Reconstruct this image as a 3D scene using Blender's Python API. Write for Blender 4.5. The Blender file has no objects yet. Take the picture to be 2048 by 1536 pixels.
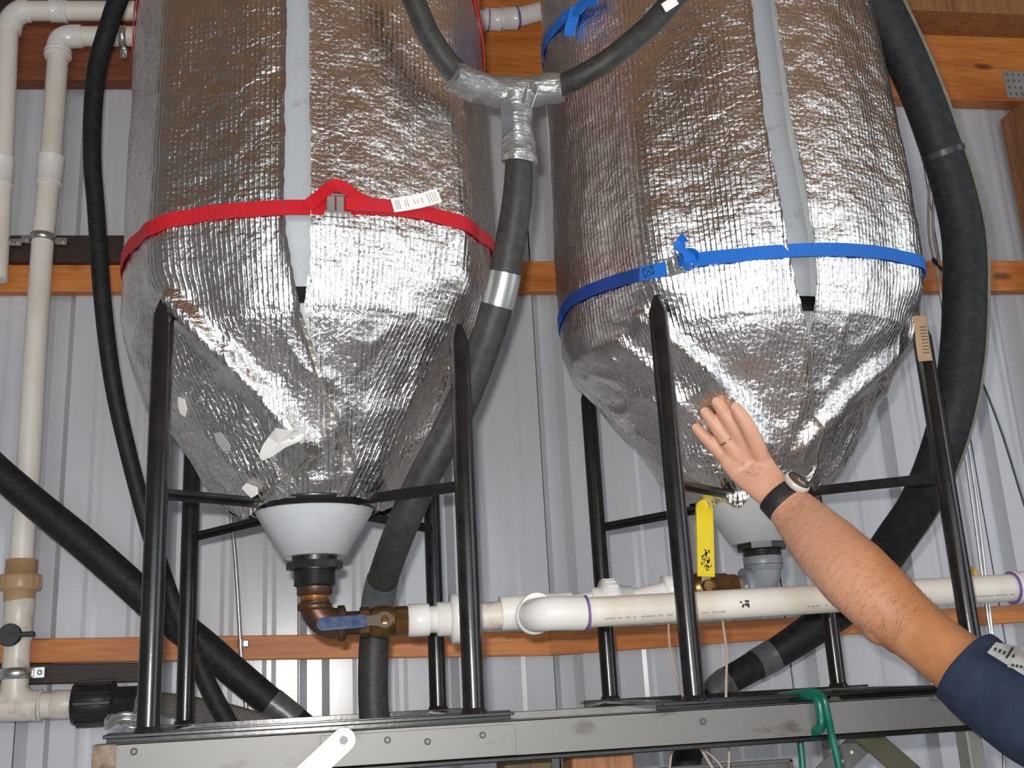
import bpy, bmesh, math, random
import numpy as np
from mathutils import Vector, Matrix, noise
from math import sin, cos, pi, radians, sqrt, atan2, tan, hypot
random.seed(7)
S = bpy.context.scene
COL = S.collection
# ------------------------------------------------------------------ camera
CZ = 1.55; FPX = 2150.0
def cam_axes(pitch, roll, yaw):
    p, r, y = map(radians, (pitch, roll, yaw))
    fw = Vector((sin(y)*cos(p), cos(y)*cos(p), sin(p)))
    rt = Vector((cos(y), -sin(y), 0)); up = rt.cross(fw)
    return rt*cos(r)-up*sin(r), rt*sin(r)+up*cos(r), fw
RT, UP, FW = cam_axes(15.7, 3.1, 11.1)
CAM = Vector((0, 0, CZ))
cd = bpy.data.cameras.new('camera'); cam = bpy.data.objects.new('camera', cd); COL.objects.link(cam)
cam.matrix_world = Matrix(((RT.x, UP.x, -FW.x, CAM.x), (RT.y, UP.y, -FW.y, CAM.y), (RT.z, UP.z, -FW.z, CAM.z), (0, 0, 0, 1)))
cd.sensor_width = 36; cd.lens = 36*FPX/2048; cd.clip_start = 0.02; cd.clip_end = 200
S.camera = cam
# ------------------------------------------------------------------ light
W_ = bpy.data.worlds.new('overcast_sky'); S.world = W_; W_.use_nodes = True
bg = W_.node_tree.nodes['Background']; bg.inputs[0].default_value = (.86, .93, 1, 1); bg.inputs[1].default_value = 2.6
def area(name, loc, target, sx, sy, e, col=(1, 1, 1), portal=False):
    l = bpy.data.lights.new(name, 'AREA'); l.shape = 'RECTANGLE'; l.size = sx; l.size_y = sy; l.energy = e; l.color = col
    o = bpy.data.objects.new(name, l); COL.objects.link(o); o.location = loc
    o.rotation_euler = (Vector(target)-Vector(loc)).to_track_quat('-Z', 'Y').to_euler()
    if portal: l.cycles.is_portal = True
    return o
fl = CAM + UP*.055 - RT*.035 + FW*.03
area('camera_flash', fl, fl+FW, .035, .02, 32, (1, .97, .93))
area('door_daylight_portal', (.375, -4.0, 1.8), (.375, 0, 1.8), 5.25, 3.6, 1, portal=True)
S.view_settings.view_transform = 'Standard'; S.view_settings.look = 'None'
S.view_settings.gamma = 1; S.view_settings.use_curve_mapping = False; S.view_settings.exposure = 0.0
S.cycles.max_bounces = 8; S.cycles.glossy_bounces = 5; S.cycles.diffuse_bounces = 4; S.cycles.sample_clamp_indirect = 6

# ------------------------------------------------------------------ pixel helpers (a ray through the photograph meets a real plane or surface)
def ray(px, py): return FW + RT*((px-1024)/FPX) - UP*((py-768)/FPX)
def W(px, py, Y):
    d = ray(px, py); return CAM + d*(Y/d.y)
def K(px, py, depth): return CAM + ray(px, py)*depth
def depth(P): return (Vector(P)-CAM).dot(FW)
def rpx(wpx, P): return wpx/2*depth(P)/FPX     # radius of something wpx pixels wide at P
# ------------------------------------------------------------------ materials
def mat(name, col=(.8, .8, .8), rough=.5, metal=0, **kw):
    m = bpy.data.materials.new(name); m.use_nodes = True
    b = m.node_tree.nodes['Principled BSDF']
    b.inputs['Base Color'].default_value = (*col, 1); b.inputs['Roughness'].default_value = rough; b.inputs['Metallic'].default_value = metal
    for k, v in kw.items(): b.inputs[k].default_value = v
    return m
class N:
    def __init__(s, m): s.m = m; s.t = m.node_tree; s.b = s.t.nodes['Principled BSDF']
    def n(s, typ, ins=None, **props):
        nd = s.t.nodes.new(typ)
        for k, v in props.items(): setattr(nd, k, v)
        for k, v in (ins or {}).items():
            if isinstance(v, bpy.types.NodeSocket): s.t.links.new(v, nd.inputs[k])
            else: nd.inputs[k].default_value = v
        return nd
    def math(s, op, a, b=None, c=None):
        ins = {0: a}
        if b is not None: ins[1] = b
        if c is not None: ins[2] = c
        return s.n('ShaderNodeMath', ins, operation=op).outputs[0]
    def link(s, a, key): s.t.links.new(a, s.b.inputs[key])
    def coord(s, which='Object', scale=(1, 1, 1), rot=(0, 0, 0)):
        tc = s.n('ShaderNodeTexCoord').outputs[which]
        return s.n('ShaderNodeMapping', {'Vector': tc, 'Scale': scale, 'Rotation': rot}).outputs[0]
    def noise(s, vec, scale, detail=4, rough=.5, dist=0):
        return s.n('ShaderNodeTexNoise', {'Vector': vec, 'Scale': scale, 'Detail': detail, 'Roughness': rough, 'Distortion': dist}).outputs[0]
    def ramp(s, fac, stops):
        r = s.n('ShaderNodeValToRGB', {0: fac}); e = r.color_ramp.elements
        while len(e) < len(stops): e.new(.5)
        for i, (p, c) in enumerate(stops): e[i].position = p; e[i].color = (*c, 1) if len(c) == 3 else c
        return r.outputs[0]
    def bump(s, h, strength=.3, dist=.002, prev=None):
        ins = {'Height': h, 'Strength': strength, 'Distance': dist}
        if prev is not None: ins['Normal'] = prev
        return s.n('ShaderNodeBump', ins).outputs[0]
def noisy(name, c1, c2, scale=20, rough=.5, metal=0, bump=0, stretch=(1, 1, 1), lo=.35, hi=.65, detail=5, rr=None, coord='Object', bscale=None, bdist=.001, **kw):
    m = mat(name, c1, rough, metal, **kw); x = N(m); v = x.coord(coord, stretch)
    f = x.noise(v, scale, detail, .6)
    x.link(x.ramp(f, [(lo, c1), (hi, c2)]), 'Base Color')
    if rr: x.link(x.ramp(f, [(lo, (rr[0],)*3), (hi, (rr[1],)*3)]), 'Roughness')
    if bump: x.link(x.bump(x.noise(v, bscale or scale*3, 4), bump, bdist), 'Normal')
    return m
def wood(name, c1, c2, c3, axis='X', rough=.6):
    m = mat(name, c1, rough); x = N(m)
    st = {'X': (.8, 9, 9), 'Z': (9, 9, .8), 'Y': (9, .8, 9)}[axis]
    v = x.coord('Object', st)
    g = x.noise(v, 2.2, 6, .6, .8)
    fine = x.noise(x.coord('Object', tuple(q*5 for q in st)), 3, 3)
    big = x.noise(x.coord('Object', (1.2, 3, 3)), 1.7, 2)
    col = x.ramp(g, [(.3, c2), (.5, c1), (.68, c3)])
    mix = x.n('ShaderNodeMix', {0: .5, 6: col, 7: x.ramp(fine, [(.3, c2), (.7, c3)])}, data_type='RGBA', blend_type='MIX').outputs[2]
    # knots
    k = x.n('ShaderNodeTexVoronoi', {'Vector': x.coord('Object', {'X': (2.4, 7, 7), 'Z': (7, 7, 2.4), 'Y': (7, 2.4, 7)}[axis]), 'Scale': 1.15}).outputs[0]
    kk = x.ramp(k, [(.06, (.12, .05, .03)), (.13, (1, 1, 1))])
    out = x.n('ShaderNodeMix', {0: .75, 6: mix, 7: kk}, data_type='RGBA', blend_type='MULTIPLY').outputs[2]
    out2 = x.n('ShaderNodeMix', {0: .35, 6: out, 7: x.ramp(big, [(.35, (.55, .5, .5)), (.6, (1, 1, 1))])}, data_type='RGBA', blend_type='MULTIPLY').outputs[2]
    x.link(out2, 'Base Color'); x.link(x.bump(fine, .35, .001), 'Normal')
    return m
def foil_mat():
    m = mat('crinkled_foil_bubble_wrap', (.87, .84, .81), .15, 1); x = N(m)
    uv = x.n('ShaderNodeTexCoord').outputs['UV']
    sep = x.n('ShaderNodeSeparateXYZ', {0: uv}); u, v = sep.outputs[0], sep.outputs[1]
    p = .0092
    wob = x.noise(uv, 9, 2)
    uw = x.math('ADD', u, x.math('MULTIPLY', wob, .0022))
    a = x.math('ABSOLUTE', x.math('COSINE', x.math('MULTIPLY', uw, pi/p)))
    ridge = x.math('POWER', a, 7)
    vm = x.n('ShaderNodeMapping', {'Vector': x.n('ShaderNodeCombineXYZ', {0: uw, 1: v}).outputs[0], 'Scale': (1/p, 1/p*.9, 1)}).outputs[0]
    vo = x.n('ShaderNodeTexVoronoi', {'Vector': vm, 'Scale': 1.0, 'Randomness': .45}, voronoi_dimensions='2D').outputs[0]
    bub = x.math('SUBTRACT', 1, x.math('POWER', vo, 2))
    amp = x.ramp(x.noise(uv, 6, 3), [(.35, (.7,)*3), (.65, (1.0,)*3)])
    h1 = x.math('MULTIPLY', x.math('ADD', x.math('MULTIPLY', bub, .6), x.math('MULTIPLY', ridge, .40)), amp)
    n1 = x.bump(h1, .75, .0022)
    warp = x.n('ShaderNodeVectorMath', {0: uv, 1: x.n('ShaderNodeVectorMath', {0: x.n('ShaderNodeTexNoise', {'Vector': uv, 'Scale': 14, 'Detail': 3}).outputs[1], 'Scale': .05}, operation='SCALE').outputs[0]}, operation='ADD').outputs[0]
    e = x.n('ShaderNodeTexVoronoi', {'Vector': warp, 'Scale': 11, 'Randomness': 1}, voronoi_dimensions='2D', feature='DISTANCE_TO_EDGE').outputs[0]
    crease = x.ramp(e, [(0, (1,)*3), (.03, (0,)*3)])
    msk = x.ramp(x.noise(uv, 4.3, 2), [(.5, (0,)*3), (.7, (1,)*3)])
    n2 = x.bump(x.math('MULTIPLY', crease, msk), .4, .002, n1)
    low = x.math('LESS_THAN', v, 2.2)
    n3 = x.n('ShaderNodeBump', {'Height': x.noise(uv, 150, 4, .62, .5), 'Strength': x.math('ADD', .5, x.math('MULTIPLY', low, .35)), 'Distance': .0024, 'Normal': n2}).outputs[0]
    n4 = x.bump(x.noise(uv, 22, 3, .5, .6), .5, .006, n3)
    x.link(n4, 'Normal')
    x.link(x.ramp(x.noise(uv, 30, 3), [(.3, (.08,)*3), (.7, (.19,)*3)]), 'Roughness')
    return m
M = {}
M['foil'] = foil_mat()
M['wall'] = noisy('painted_steel_sheet', (.51, .52, .55), (.59, .595, .62), 3, .25, 0, .06, (1, 1, .3), bscale=9, bdist=.003, rr=(.20, .30))
M['wall_in'] = noisy('dim_sheet_wall', (.22, .21, .20), (.28, .265, .25), 2, .6)
M['floor'] = noisy('concrete_floor', (.44, .46, .48), (.56, .58, .60), 3, .45, 0, .2)
M['ceil'] = wood('ceiling_board_wood', (.50, .29, .16), (.34, .19, .10), (.60, .38, .23), 'X')
M['orange'] = wood('orange_pine', (.64, .20, .035), (.40, .11, .02), (.74, .28, .065), 'X', .5)
M['redwood'] = wood('dark_red_pine', (.24, .065, .022), (.11, .03, .014), (.32, .10, .04), 'X', .6)
M['darkwood'] = wood('dark_stained_board', (.035, .018, .012), (.015, .009, .007), (.055, .03, .02), 'X', .6)
M['orange_z'] = wood('orange_pine_upright', (.36, .15, .05), (.16, .06, .02), (.46, .21, .08), 'Z', .6)
M['olive'] = wood('weathered_olive_post', (.14, .095, .04), (.08, .05, .02), (.2, .14, .07), 'Z', .7)
M['pvc'] = noisy('white_pvc', (.80, .75, .68), (.62, .52, .40), 7, .3, 0, .05, (1, 1, .35), .5, .78)
M['pvcw'] = noisy('clean_white_pvc', (.84, .82, .80), (.78, .75, .70), 5, .22)
M['pvc_dirty'] = noisy('soiled_white_pvc', (.72, .66, .58), (.34, .26, .17), 22, .35, 0, .1, (1, 1, 1), .52, .75)
M['tan'] = noisy('tan_plastic', (.50, .32, .17), (.40, .25, .13), 8, .4)
M['foam'] = noisy('black_foam_insulation', (.010, .010, .011), (.022, .022, .022), 60, .55, 0, .5, bscale=420, bdist=.0012)
M['foamgrey'] = noisy('grey_foam_insulation', (.030, .029, .028), (.048, .047, .045), 50, .45, 0, .5, bscale=420, bdist=.0012)
M['black'] = noisy('black_gloss_paint', (.008, .008, .009), (.016, .015, .014), 30, .22, 0, .15, bscale=90)
M['blackp'] = noisy('black_threaded_plastic', (.012, .012, .013), (.02, .02, .02), 30, .35)
for k_ in ('foam', 'foamgrey'): M[k_].node_tree.nodes['Principled BSDF'].inputs['Specular IOR Level'].default_value = .28
M['red'] = mat('red_webbing', (.55, .008, .018), .5)
M['blue'] = mat('blue_webbing', (.01, .16, .62), .5)
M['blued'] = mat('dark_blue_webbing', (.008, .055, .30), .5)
def webbing(m):
    x = N(m); uv = x.n('ShaderNodeTexCoord').outputs['UV']; s = x.n('ShaderNodeSeparateXYZ', {0: uv})
    w = x.math('SINE', x.math('MULTIPLY', s.outputs[0], 2*pi/.0028))
    x.link(x.bump(w, .7, .0006), 'Normal')
for k in ('red', 'blue', 'blued'): webbing(M[k])
M['zinc'] = noisy('zinc_plated_steel', (.52, .53, .52), (.68, .68, .66), 25, .3, .9, .1)
M['galv'] = noisy('dull_galvanised_steel', (.27, .265, .25), (.37, .365, .35), 9, .42, .35, .15, (1, 1, 1), rr=(.36, .5))
M['rail'] = noisy('stained_galvanised_rail', (.19, .186, .175), (.10, .08, .06), 11, .5, .3, .2, (1, 1, 2.2), .60, .74, detail=8)
M['rust'] = noisy('rusty_stain', (.28, .22, .17), (.12, .06, .03), 40, .7)
M['tape'] = noisy('silver_duct_tape', (.30, .30, .30), (.38, .38, .37), 30, .3, .6, .9, (1, 1, 3.2), bscale=34, bdist=.006)
M['taped'] = noisy('dull_grey_tape', (.10, .105, .11), (.14, .145, .15), 30, .35, .2, .3, bscale=60, bdist=.003)
M['tapes'] = noisy('bright_aluminium_tape', (.42, .42, .42), (.48, .48, .47), 20, .3, .8, .15)
M['hdpe'] = noisy('milky_white_plastic', (.60, .62, .64), (.52, .54, .55), 6, .28, 0, .04)
N(M['hdpe']).b.inputs['Subsurface Weight'].default_value = .15
M['strip'] = noisy('milky_plastic_with_specks', (.40, .42, .44), (.24, .23, .20), 38, .25, 0, .12, (1, 1, 1), .62, .8)
M['brass'] = noisy('aged_brass', (.32, .19, .07), (.20, .11, .04), 20, .35, .9, .1)
M['iron'] = noisy('brown_iron_pipe', (.085, .045, .03), (.14, .07, .04), 30, .42, .6, .2)
M['copper'] = mat('bare_orange_thread', (.65, .28, .07), .35, .8)
M['chrome'] = noisy('chrome_plate', (.75, .76, .78), (.8, .8, .82), 10, .22, 1)
M['bluev'] = noisy('worn_blue_vinyl', (.015, .04, .13), (.09, .12, .18), 45, .5, 0)
M['yellow'] = noisy('yellow_vinyl', (.80, .62, .01), (.74, .55, .01), 10, .35)
M['greyp'] = noisy('grey_plastic_fitting', (.24, .26, .29), (.17, .19, .21), 14, .4)
M['green'] = noisy('green_rubber_hose', (.0, .10, .065), (.005, .16, .10), 30, .3, 0, .2)
M['olivem'] = noisy('olive_painted_steel', (.13, .12, .075), (.09, .085, .05), 14, .45, .3)
M['greym'] = noisy('dark_grey_steel', (.14, .14, .14), (.19, .19, .185), 14, .5, .3)
M['label'] = mat('white_paper_label', (.80, .78, .76), .5)
M['ink'] = mat('black_ink', (.03, .03, .03), .6)
M['inkgrey'] = mat('grey_small_print', (.35, .34, .34), .6)
M['purple'] = mat('purple_primer', (.20, .12, .38), .5)
M['cream'] = noisy('cream_wire', (.50, .40, .32), (.42, .33, .26), 10, .45)
M['cable'] = noisy('dark_green_cable', (.012, .028, .02), (.02, .04, .03), 10, .4)
M['braid'] = mat('braided_steel_hose', (.35, .31, .28), .4, .15)
x = N(M['braid']); uv = x.n('ShaderNodeTexCoord').outputs['UV']; sp = x.n('ShaderNodeSeparateXYZ', {0: uv})
w1 = x.math('SINE', x.math('MULTIPLY', x.math('ADD', sp.outputs[0], sp.outputs[1]), 2*pi/.010)); w2 = x.math('SINE', x.math('MULTIPLY', x.math('SUBTRACT', sp.outputs[0], sp.outputs[1]), 2*pi/.010))
wv = x.math('MULTIPLY', w1, w2); x.link(x.bump(wv, .9, .002), 'Normal'); x.link(x.ramp(wv, [(.3, (.16, .14, .13)), (.6, (.66, .61, .57))]), 'Base Color')
M['skin'] = mat('sunned_skin', (.52, .235, .12), .48)
x = N(M['skin']); x.b.inputs['Subsurface Weight'].default_value = .12; x.b.inputs['Subsurface Radius'].default_value = (.01, .004, .002)
v = x.coord('Object'); f = x.noise(v, 26, 4); g = x.noise(v, 5, 2)
c = x.n('ShaderNodeMix', {0: .45, 6: x.ramp(f, [(.3, (.44, .19, .075)), (.7, (.58, .27, .13))]), 7: x.ramp(g, [(.35, (.42, .165, .06)), (.65, (.57, .27, .135))])}, data_type='RGBA').outputs[2]
# pinker towards the hand: the hand is paler than the tanned arm
pos = x.n('ShaderNodeSeparateXYZ', {0: v}).outputs[0]
M['_skinnode'] = None
MR = x.n('ShaderNodeMapRange', {0: pos, 1: -.62, 2: -.35}); fac = MR.outputs[0]
c2 = x.n('ShaderNodeMix', {0: fac, 6: (.68, .36, .24, 1), 7: c}, data_type='RGBA').outputs[2]
x.link(c2, 'Base Color'); x.link(x.bump(x.noise(v, 140, 4, .7), .25, .0015), 'Normal')
M['hair'] = mat('dark_brown_hair', (.11, .055, .03), .6)
M['navy'] = noisy('navy_cotton', (.012, .022, .05), (.018, .032, .068), 40, .85, 0, .5, bscale=500, bdist=.0005)
M['denim'] = noisy('blue_denim', (.05, .07, .12), (.08, .11, .18), 80, .85)
M['print'] = noisy('faded_grey_print', (.45, .44, .43), (.30, .30, .30), 60, .8)
M['gold'] = mat('gold', (.85, .58, .22), .18, 1)
M['rubber'] = noisy('black_rubber', (.012, .012, .013), (.02, .02, .02), 60, .5, 0, .4, bscale=300)
M['bezel'] = mat('off_white_watch_case', (.66, .62, .56), .35, .1)
M['dial'] = mat('brown_grey_dial', (.16, .10, .06), .15, .2)
M['glass'] = mat('grey_sleeve', (.5, .5, .5), .3)
M['shoe'] = mat('brown_leather', (.10, .05, .03), .5)
M['sole'] = mat('dark_rubber_sole', (.02, .02, .02), .7)

# ------------------------------------------------------------------ mesh builders
ORG = {}
def V(*a): return Vector(a)
def frame_from(z, x=None):
    z = Vector(z).normalized(); x = Vector(x) if x is not None else (V(1, 0, 0) if abs(z.x) < .9 else V(0, 1, 0))
    x = (x - z*x.dot(z)).normalized(); y = z.cross(x); return x, y, z
def mtx(o, x, y, z): return Matrix(((x[0], y[0], z[0], o[0]), (x[1], y[1], z[1], o[1]), (x[2], y[2], z[2], o[2]), (0, 0, 0, 1)))
def place(o, z, x=None):
    a, b, c = frame_from(z, x); return mtx(o, a, b, c)
class MB:
    def __init__(s): s.v = []; s.f = []; s.uv = []; s.sm = []
    def add(s, vs, fs, smooth=True, uvs=None):
        k = len(s.v); s.v += [tuple(q) for q in vs]
        for i, f in enumerate(fs):
            s.f.append(tuple(k+j for j in f)); s.sm.append(smooth)
            s.uv.append(uvs[i] if uvs else [(0, 0)]*len(f))
        return s
    def box(s, m, dx, dy, dz, ch=0, off=(0, 0, 0)):
        """chamfered box centred on m"""
        hx, hy, hz = dx/2, dy/2, dz/2; c = min(ch, hx*.9, hy*.9, hz*.9)
        if c <= 0:
            vs = [V(a*hx, b*hy, d*hz) for a in (-1, 1) for b in (-1, 1) for d in (-1, 1)]
            fs = [(0, 1, 3, 2), (4, 6, 7, 5), (0, 4, 5, 1), (2, 3, 7, 6), (0, 2, 6, 4), (1, 5, 7, 3)]
        else:
            bm = bmesh.new()
            for a in (-1, 1):
                for b in (-1, 1):
                    for d in (-1, 1):
                        bm.verts.new((a*(hx-c), b*(hy-c), d*hz)); bm.verts.new((a*(hx-c), b*hy, d*(hz-c))); bm.verts.new((a*hx, b*(hy-c), d*(hz-c)))
            bmesh.ops.convex_hull(bm, input=bm.verts); bmesh.ops.dissolve_limit(bm, angle_limit=.01, verts=bm.verts, edges=bm.edges)
            bm.verts.index_update(); vs = [q.co.copy() for q in bm.verts]; fs = [[q.index for q in f.verts] for f in bm.faces]; bm.free()
        o = V(*off)
        return s.add([m @ (q+o) for q in vs], fs, False)
    def lathe(s, m, prof, seg=32, cap=True, smooth=True):
        vs = []; n = len(prof)
        for (r, z) in prof:
            for k in range(seg):
                a = 2*pi*k/seg; vs.append(m @ V(r*cos(a), r*sin(a), z))
        fs = [(i*seg+k, i*seg+(k+1) % seg, (i+1)*seg+(k+1) % seg, (i+1)*seg+k) for i in range(n-1) for k in range(seg)]
        s.add(vs, fs, smooth)
        if cap:
            s.add([vs[k] for k in range(seg)], [tuple(range(seg-1, -1, -1))], False)
            s.add([vs[(n-1)*seg+k] for k in range(seg)], [tuple(range(seg))], False)
        return s
    def tube(s, pts, r, seg=20, cap=True, flat=1.0, ref=None):
        pts = [Vector(p) for p in pts]; n = len(pts)
        rs = r if isinstance(r, (list, tuple)) else [r]*n
        T = [(pts[min(i+1, n-1)]-pts[max(i-1, 0)]).normalized() for i in range(n)]
        x, y, _ = frame_from(T[0], ref)
        vs = []; L = 0; Ls = []
        for i in range(n):
            if i: L += (pts[i]-pts[i-1]).length
            Ls.append(L)
            x = (x - T[i]*x.dot(T[i])).normalized(); y = T[i].cross(x)
            for k in range(seg):
                a = 2*pi*k/seg; vs.append(pts[i] + x*cos(a)*rs[i] + y*sin(a)*rs[i]*flat)
        fs = []; uv = []
        for i in range(n-1):
            for k in range(seg):
                fs.append((i*seg+k, i*seg+(k+1) % seg, (i+1)*seg+(k+1) % seg, (i+1)*seg+k))
                u0, u1 = 2*pi*rs[i]*k/seg, 2*pi*rs[i]*(k+1)/seg; uv.append([(u0, Ls[i]), (u1, Ls[i]), (u1, Ls[i+1]), (u0, Ls[i+1])])
        s.add(vs, fs, True, uv)
        if cap:
            s.add([vs[k] for k in range(seg)], [tuple(range(seg-1, -1, -1))], False)
            s.add([vs[(n-1)*seg+k] for k in range(seg)], [tuple(range(seg))], False)
        return s
    def prism(s, m, outline, t, smooth=False):
        """outline in local xy, extruded from z=0 to z=t"""
        n = len(outline)
        vs = [m @ V(a, b, 0) for a, b in outline] + [m @ V(a, b, t) for a, b in outline]
        fs = [tuple(range(n-1, -1, -1)), tuple(range(n, 2*n))] + [(i, (i+1) % n, n+(i+1) % n, n+i) for i in range(n)]
        return s.add(vs, fs, smooth)
    def ribbon(s, pts, side, w, t):
        """flat band through pts, `side` = list of width directions, thickness t outward (normal list from cross)"""
        n = len(pts); vs = []; L = 0; Ls = [0]
        for i in range(n):
            if i: L += (Vector(pts[i])-Vector(pts[i-1])).length; Ls.append(L)
            T = (Vector(pts[min(i+1, n-1)])-Vector(pts[max(i-1, 0)])).normalized()
            sd = (Vector(side[i]) - T*Vector(side[i]).dot(T)).normalized(); nn = T.cross(sd)
            ww = w[i] if isinstance(w, (list, tuple)) else w
            for a, b in ((-1, -1), (1, -1), (1, 1), (-1, 1)): vs.append(Vector(pts[i]) + sd*a*ww/2 + nn*b*t/2)
        fs = []; uv = []
        for i in range(n-1):
            for k in range(4):
                fs.append((i*4+k, i*4+(k+1) % 4, (i+1)*4+(k+1) % 4, (i+1)*4+k)); uv.append([(Ls[i], 0), (Ls[i], .02), (Ls[i+1], .02), (Ls[i+1], 0)])
        fs += [(3, 2, 1, 0), tuple((n-1)*4+k for k in range(4))]; uv += [[(0, 0)]*4]*2
        return s.add(vs, fs, False, uv)
    def build(s, name, m, parent=None, loc=None):
        me = bpy.data.meshes.new(name)
        if loc is None:
            if parent is not None: loc = ORG[parent.name_full]
            else:
                a = np.array(s.v); loc = Vector(((a[:, 0].min()+a[:, 0].max())/2, (a[:, 1].min()+a[:, 1].max())/2, a[:, 2].min()))
        loc = Vector(loc)
        me.from_pydata([(a-loc.x, b-loc.y, c-loc.z) for a, b, c in s.v], [], s.f)
        me.polygons.foreach_set('use_smooth', s.sm)
        ul = me.uv_layers.new(name='UVMap'); flat = [c for f in s.uv for q in f for c in q]; ul.data.foreach_set('uv', flat)
        me.materials.append(m); me.validate(); me.update()
        o = bpy.data.objects.new(name, me); COL.objects.link(o)
        if parent is not None: o.parent = parent; o.location = loc-ORG[parent.name_full]
        else: o.location = loc
        ORG[o.name_full] = loc
        return o
def tag(o, label=None, cat=None, group=None, kind=None):
    if label: o['label'] = label
    if cat: o['category'] = cat
    if group: o['group'] = group
    if kind: o['kind'] = kind
    return o
def empty(name, loc, label, cat, group=None):
    o = bpy.data.objects.new(name, None); COL.objects.link(o); o.location = loc; ORG[o.name_full] = Vector(loc); o.empty_display_size = .05
    return tag(o, label, cat, group)
def spline(pts, n=8):
    P = [Vector(p) for p in pts]; out = []
    P = [P[0]*2-P[1]] + P + [P[-1]*2-P[-2]]
    for i in range(1, len(P)-2):
        a, b, c, d = P[i-1:i+3]
        for k in range(n):
            t = k/n; out.append(.5*((2*b)+(c-a)*t+(2*a-5*b+4*c-d)*t*t+(3*b-a-3*c+d)*t**3))
    out.append(P[-2]); return out
def pxpath(L, n=8): return spline([W(a, b, y) for a, b, y in L], n)
def lerp_table(t, z):
    if z >= t[0][0]: return t[0][1]
    for (a, ra), (b, rb) in zip(t, t[1:]):
        if z >= b: return rb + (ra-rb)*(z-b)/(a-b)
    return t[-1][1]
def sstep(x, a, b):
    t = min(1, max(0, (x-a)/(b-a))); return t*t*(3-2*t)

# ================================================================== the room
WY = 2.95; BX = 2.91
XL, XR, YF, ZC = -2.6, 4.4, -4.0, 4.3
def sheet(name, x0, x1, parent, ribs):
    """one ribbed steel sheet between x0 and x1"""
    pts = [(x0, 0)]
    for c, w, d in ribs:
        if x0 < c-w/2 and c+w/2 < x1:
            if d > .01: pts += [(c-w/2, 0), (c-w/2+.02, d), (c+w/2-.02, d), (c+w/2, 0)]
            else: pts += [(c-w/2, 0), (c-w/2+.012, -d), (c+w/2-.012, -d), (c+w/2, 0)]
    pts.append((x1, 0)); n = len(pts)
    b = MB(); vs = [V(x_, WY+d, z) for z in (0, ZC) for x_, d in pts] + [V(x_, WY+d+.002, z) for z in (0, ZC) for x_, d in pts]
    b.add(vs, [(i, i+1, n+i+1, n+i) for i in range(n-1)] + [(2*n+i+1, 2*n+i, 3*n+i, 3*n+i+1) for i in range(n-1)], False)
    return b.build(name, M['wall'], parent)
wall = MB().box(Matrix.Translation((.9, WY+.09, ZC/2)), XR-XL, .06, ZC).build('wall_back', M['wall_in'], None, (0, WY, 0)); tag(wall, kind='structure')
RIB0 = W(629, 1380, WY).x; RP = (W(1142, 1380, WY).x-RIB0)/2
ribs = []
for k in range(-9, 13):
    ribs.append((RIB0+k*RP, .078, .034)); ribs.append((RIB0+(k+.34)*RP, .036, .0032)); ribs.append((RIB0+(k+.66)*RP, .036, .0032))
for k in range(-8, 12, 2):
    a = RIB0+k*RP-.040; a2 = RIB0+(k+2)*RP-.044
    sheet('wall_panel', max(a, XL), min(a2, XR), wall, ribs)
def slab(name, c, d, m, kind='structure'):
    o = MB().box(Matrix.Translation(c), *d).build(name, m); tag(o, kind=kind); return o
slab('floor', (.9, -.5, -.05), (XR-XL+.2, 7.2, .1), M['floor'])
slab('ceiling', (.9, -.5, ZC+.05), (XR-XL+.2, 7.2, .1), M['ceil'])
slab('wall_left', (XL-.05, -.5, ZC/2), (.1, 7.2, ZC), M['wall_in'])
# right wall with an opening on to daylight
b = MB(); b.box(Matrix.Translation((XR+.05, 1.9, ZC/2)), .1, 2.4, ZC); b.box(Matrix.Translation((XR+.05, -3.2, ZC/2)), .1, 1.8, ZC); b.box(Matrix.Translation((XR+.05, -.8, 4.1)), .1, 3.0, .4); b.box(Matrix.Translation((XR+.05, -.8, .45)), .1, 3.0, .9)
tag(b.build('wall_right', M['wall_in']), kind='structure')
area('side_window_portal', (XR, -.8, 2.4), (0, -.8, 2.4), 3.0, 3.0, 1, portal=True)
# front wall (behind the camera) with a wide open doorway
b = MB(); b.box(Matrix.Translation((-2.45, YF-.05, ZC/2)), .4, .1, ZC); b.box(Matrix.Translation((3.7, YF-.05, ZC/2)), 1.4, .1, ZC); b.box(Matrix.Translation((.375, YF-.05, 3.95)), 5.25, .1, .7)
tag(b.build('wall_front', M['wall_in']), kind='structure')
g = MB().box(Matrix.Translation((.9, -9, -.06)), 14, 10, .1).build('trim_1', M['floor']); tag(g, kind='structure')
# ceiling joists
for i in range(8):
    tag(MB().box(Matrix.Translation((.9, -3.4+i*.85, ZC-.08)), XR-XL, .05, .16).build('trim_%d' % (i+2), M['ceil']), kind='structure')

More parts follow.
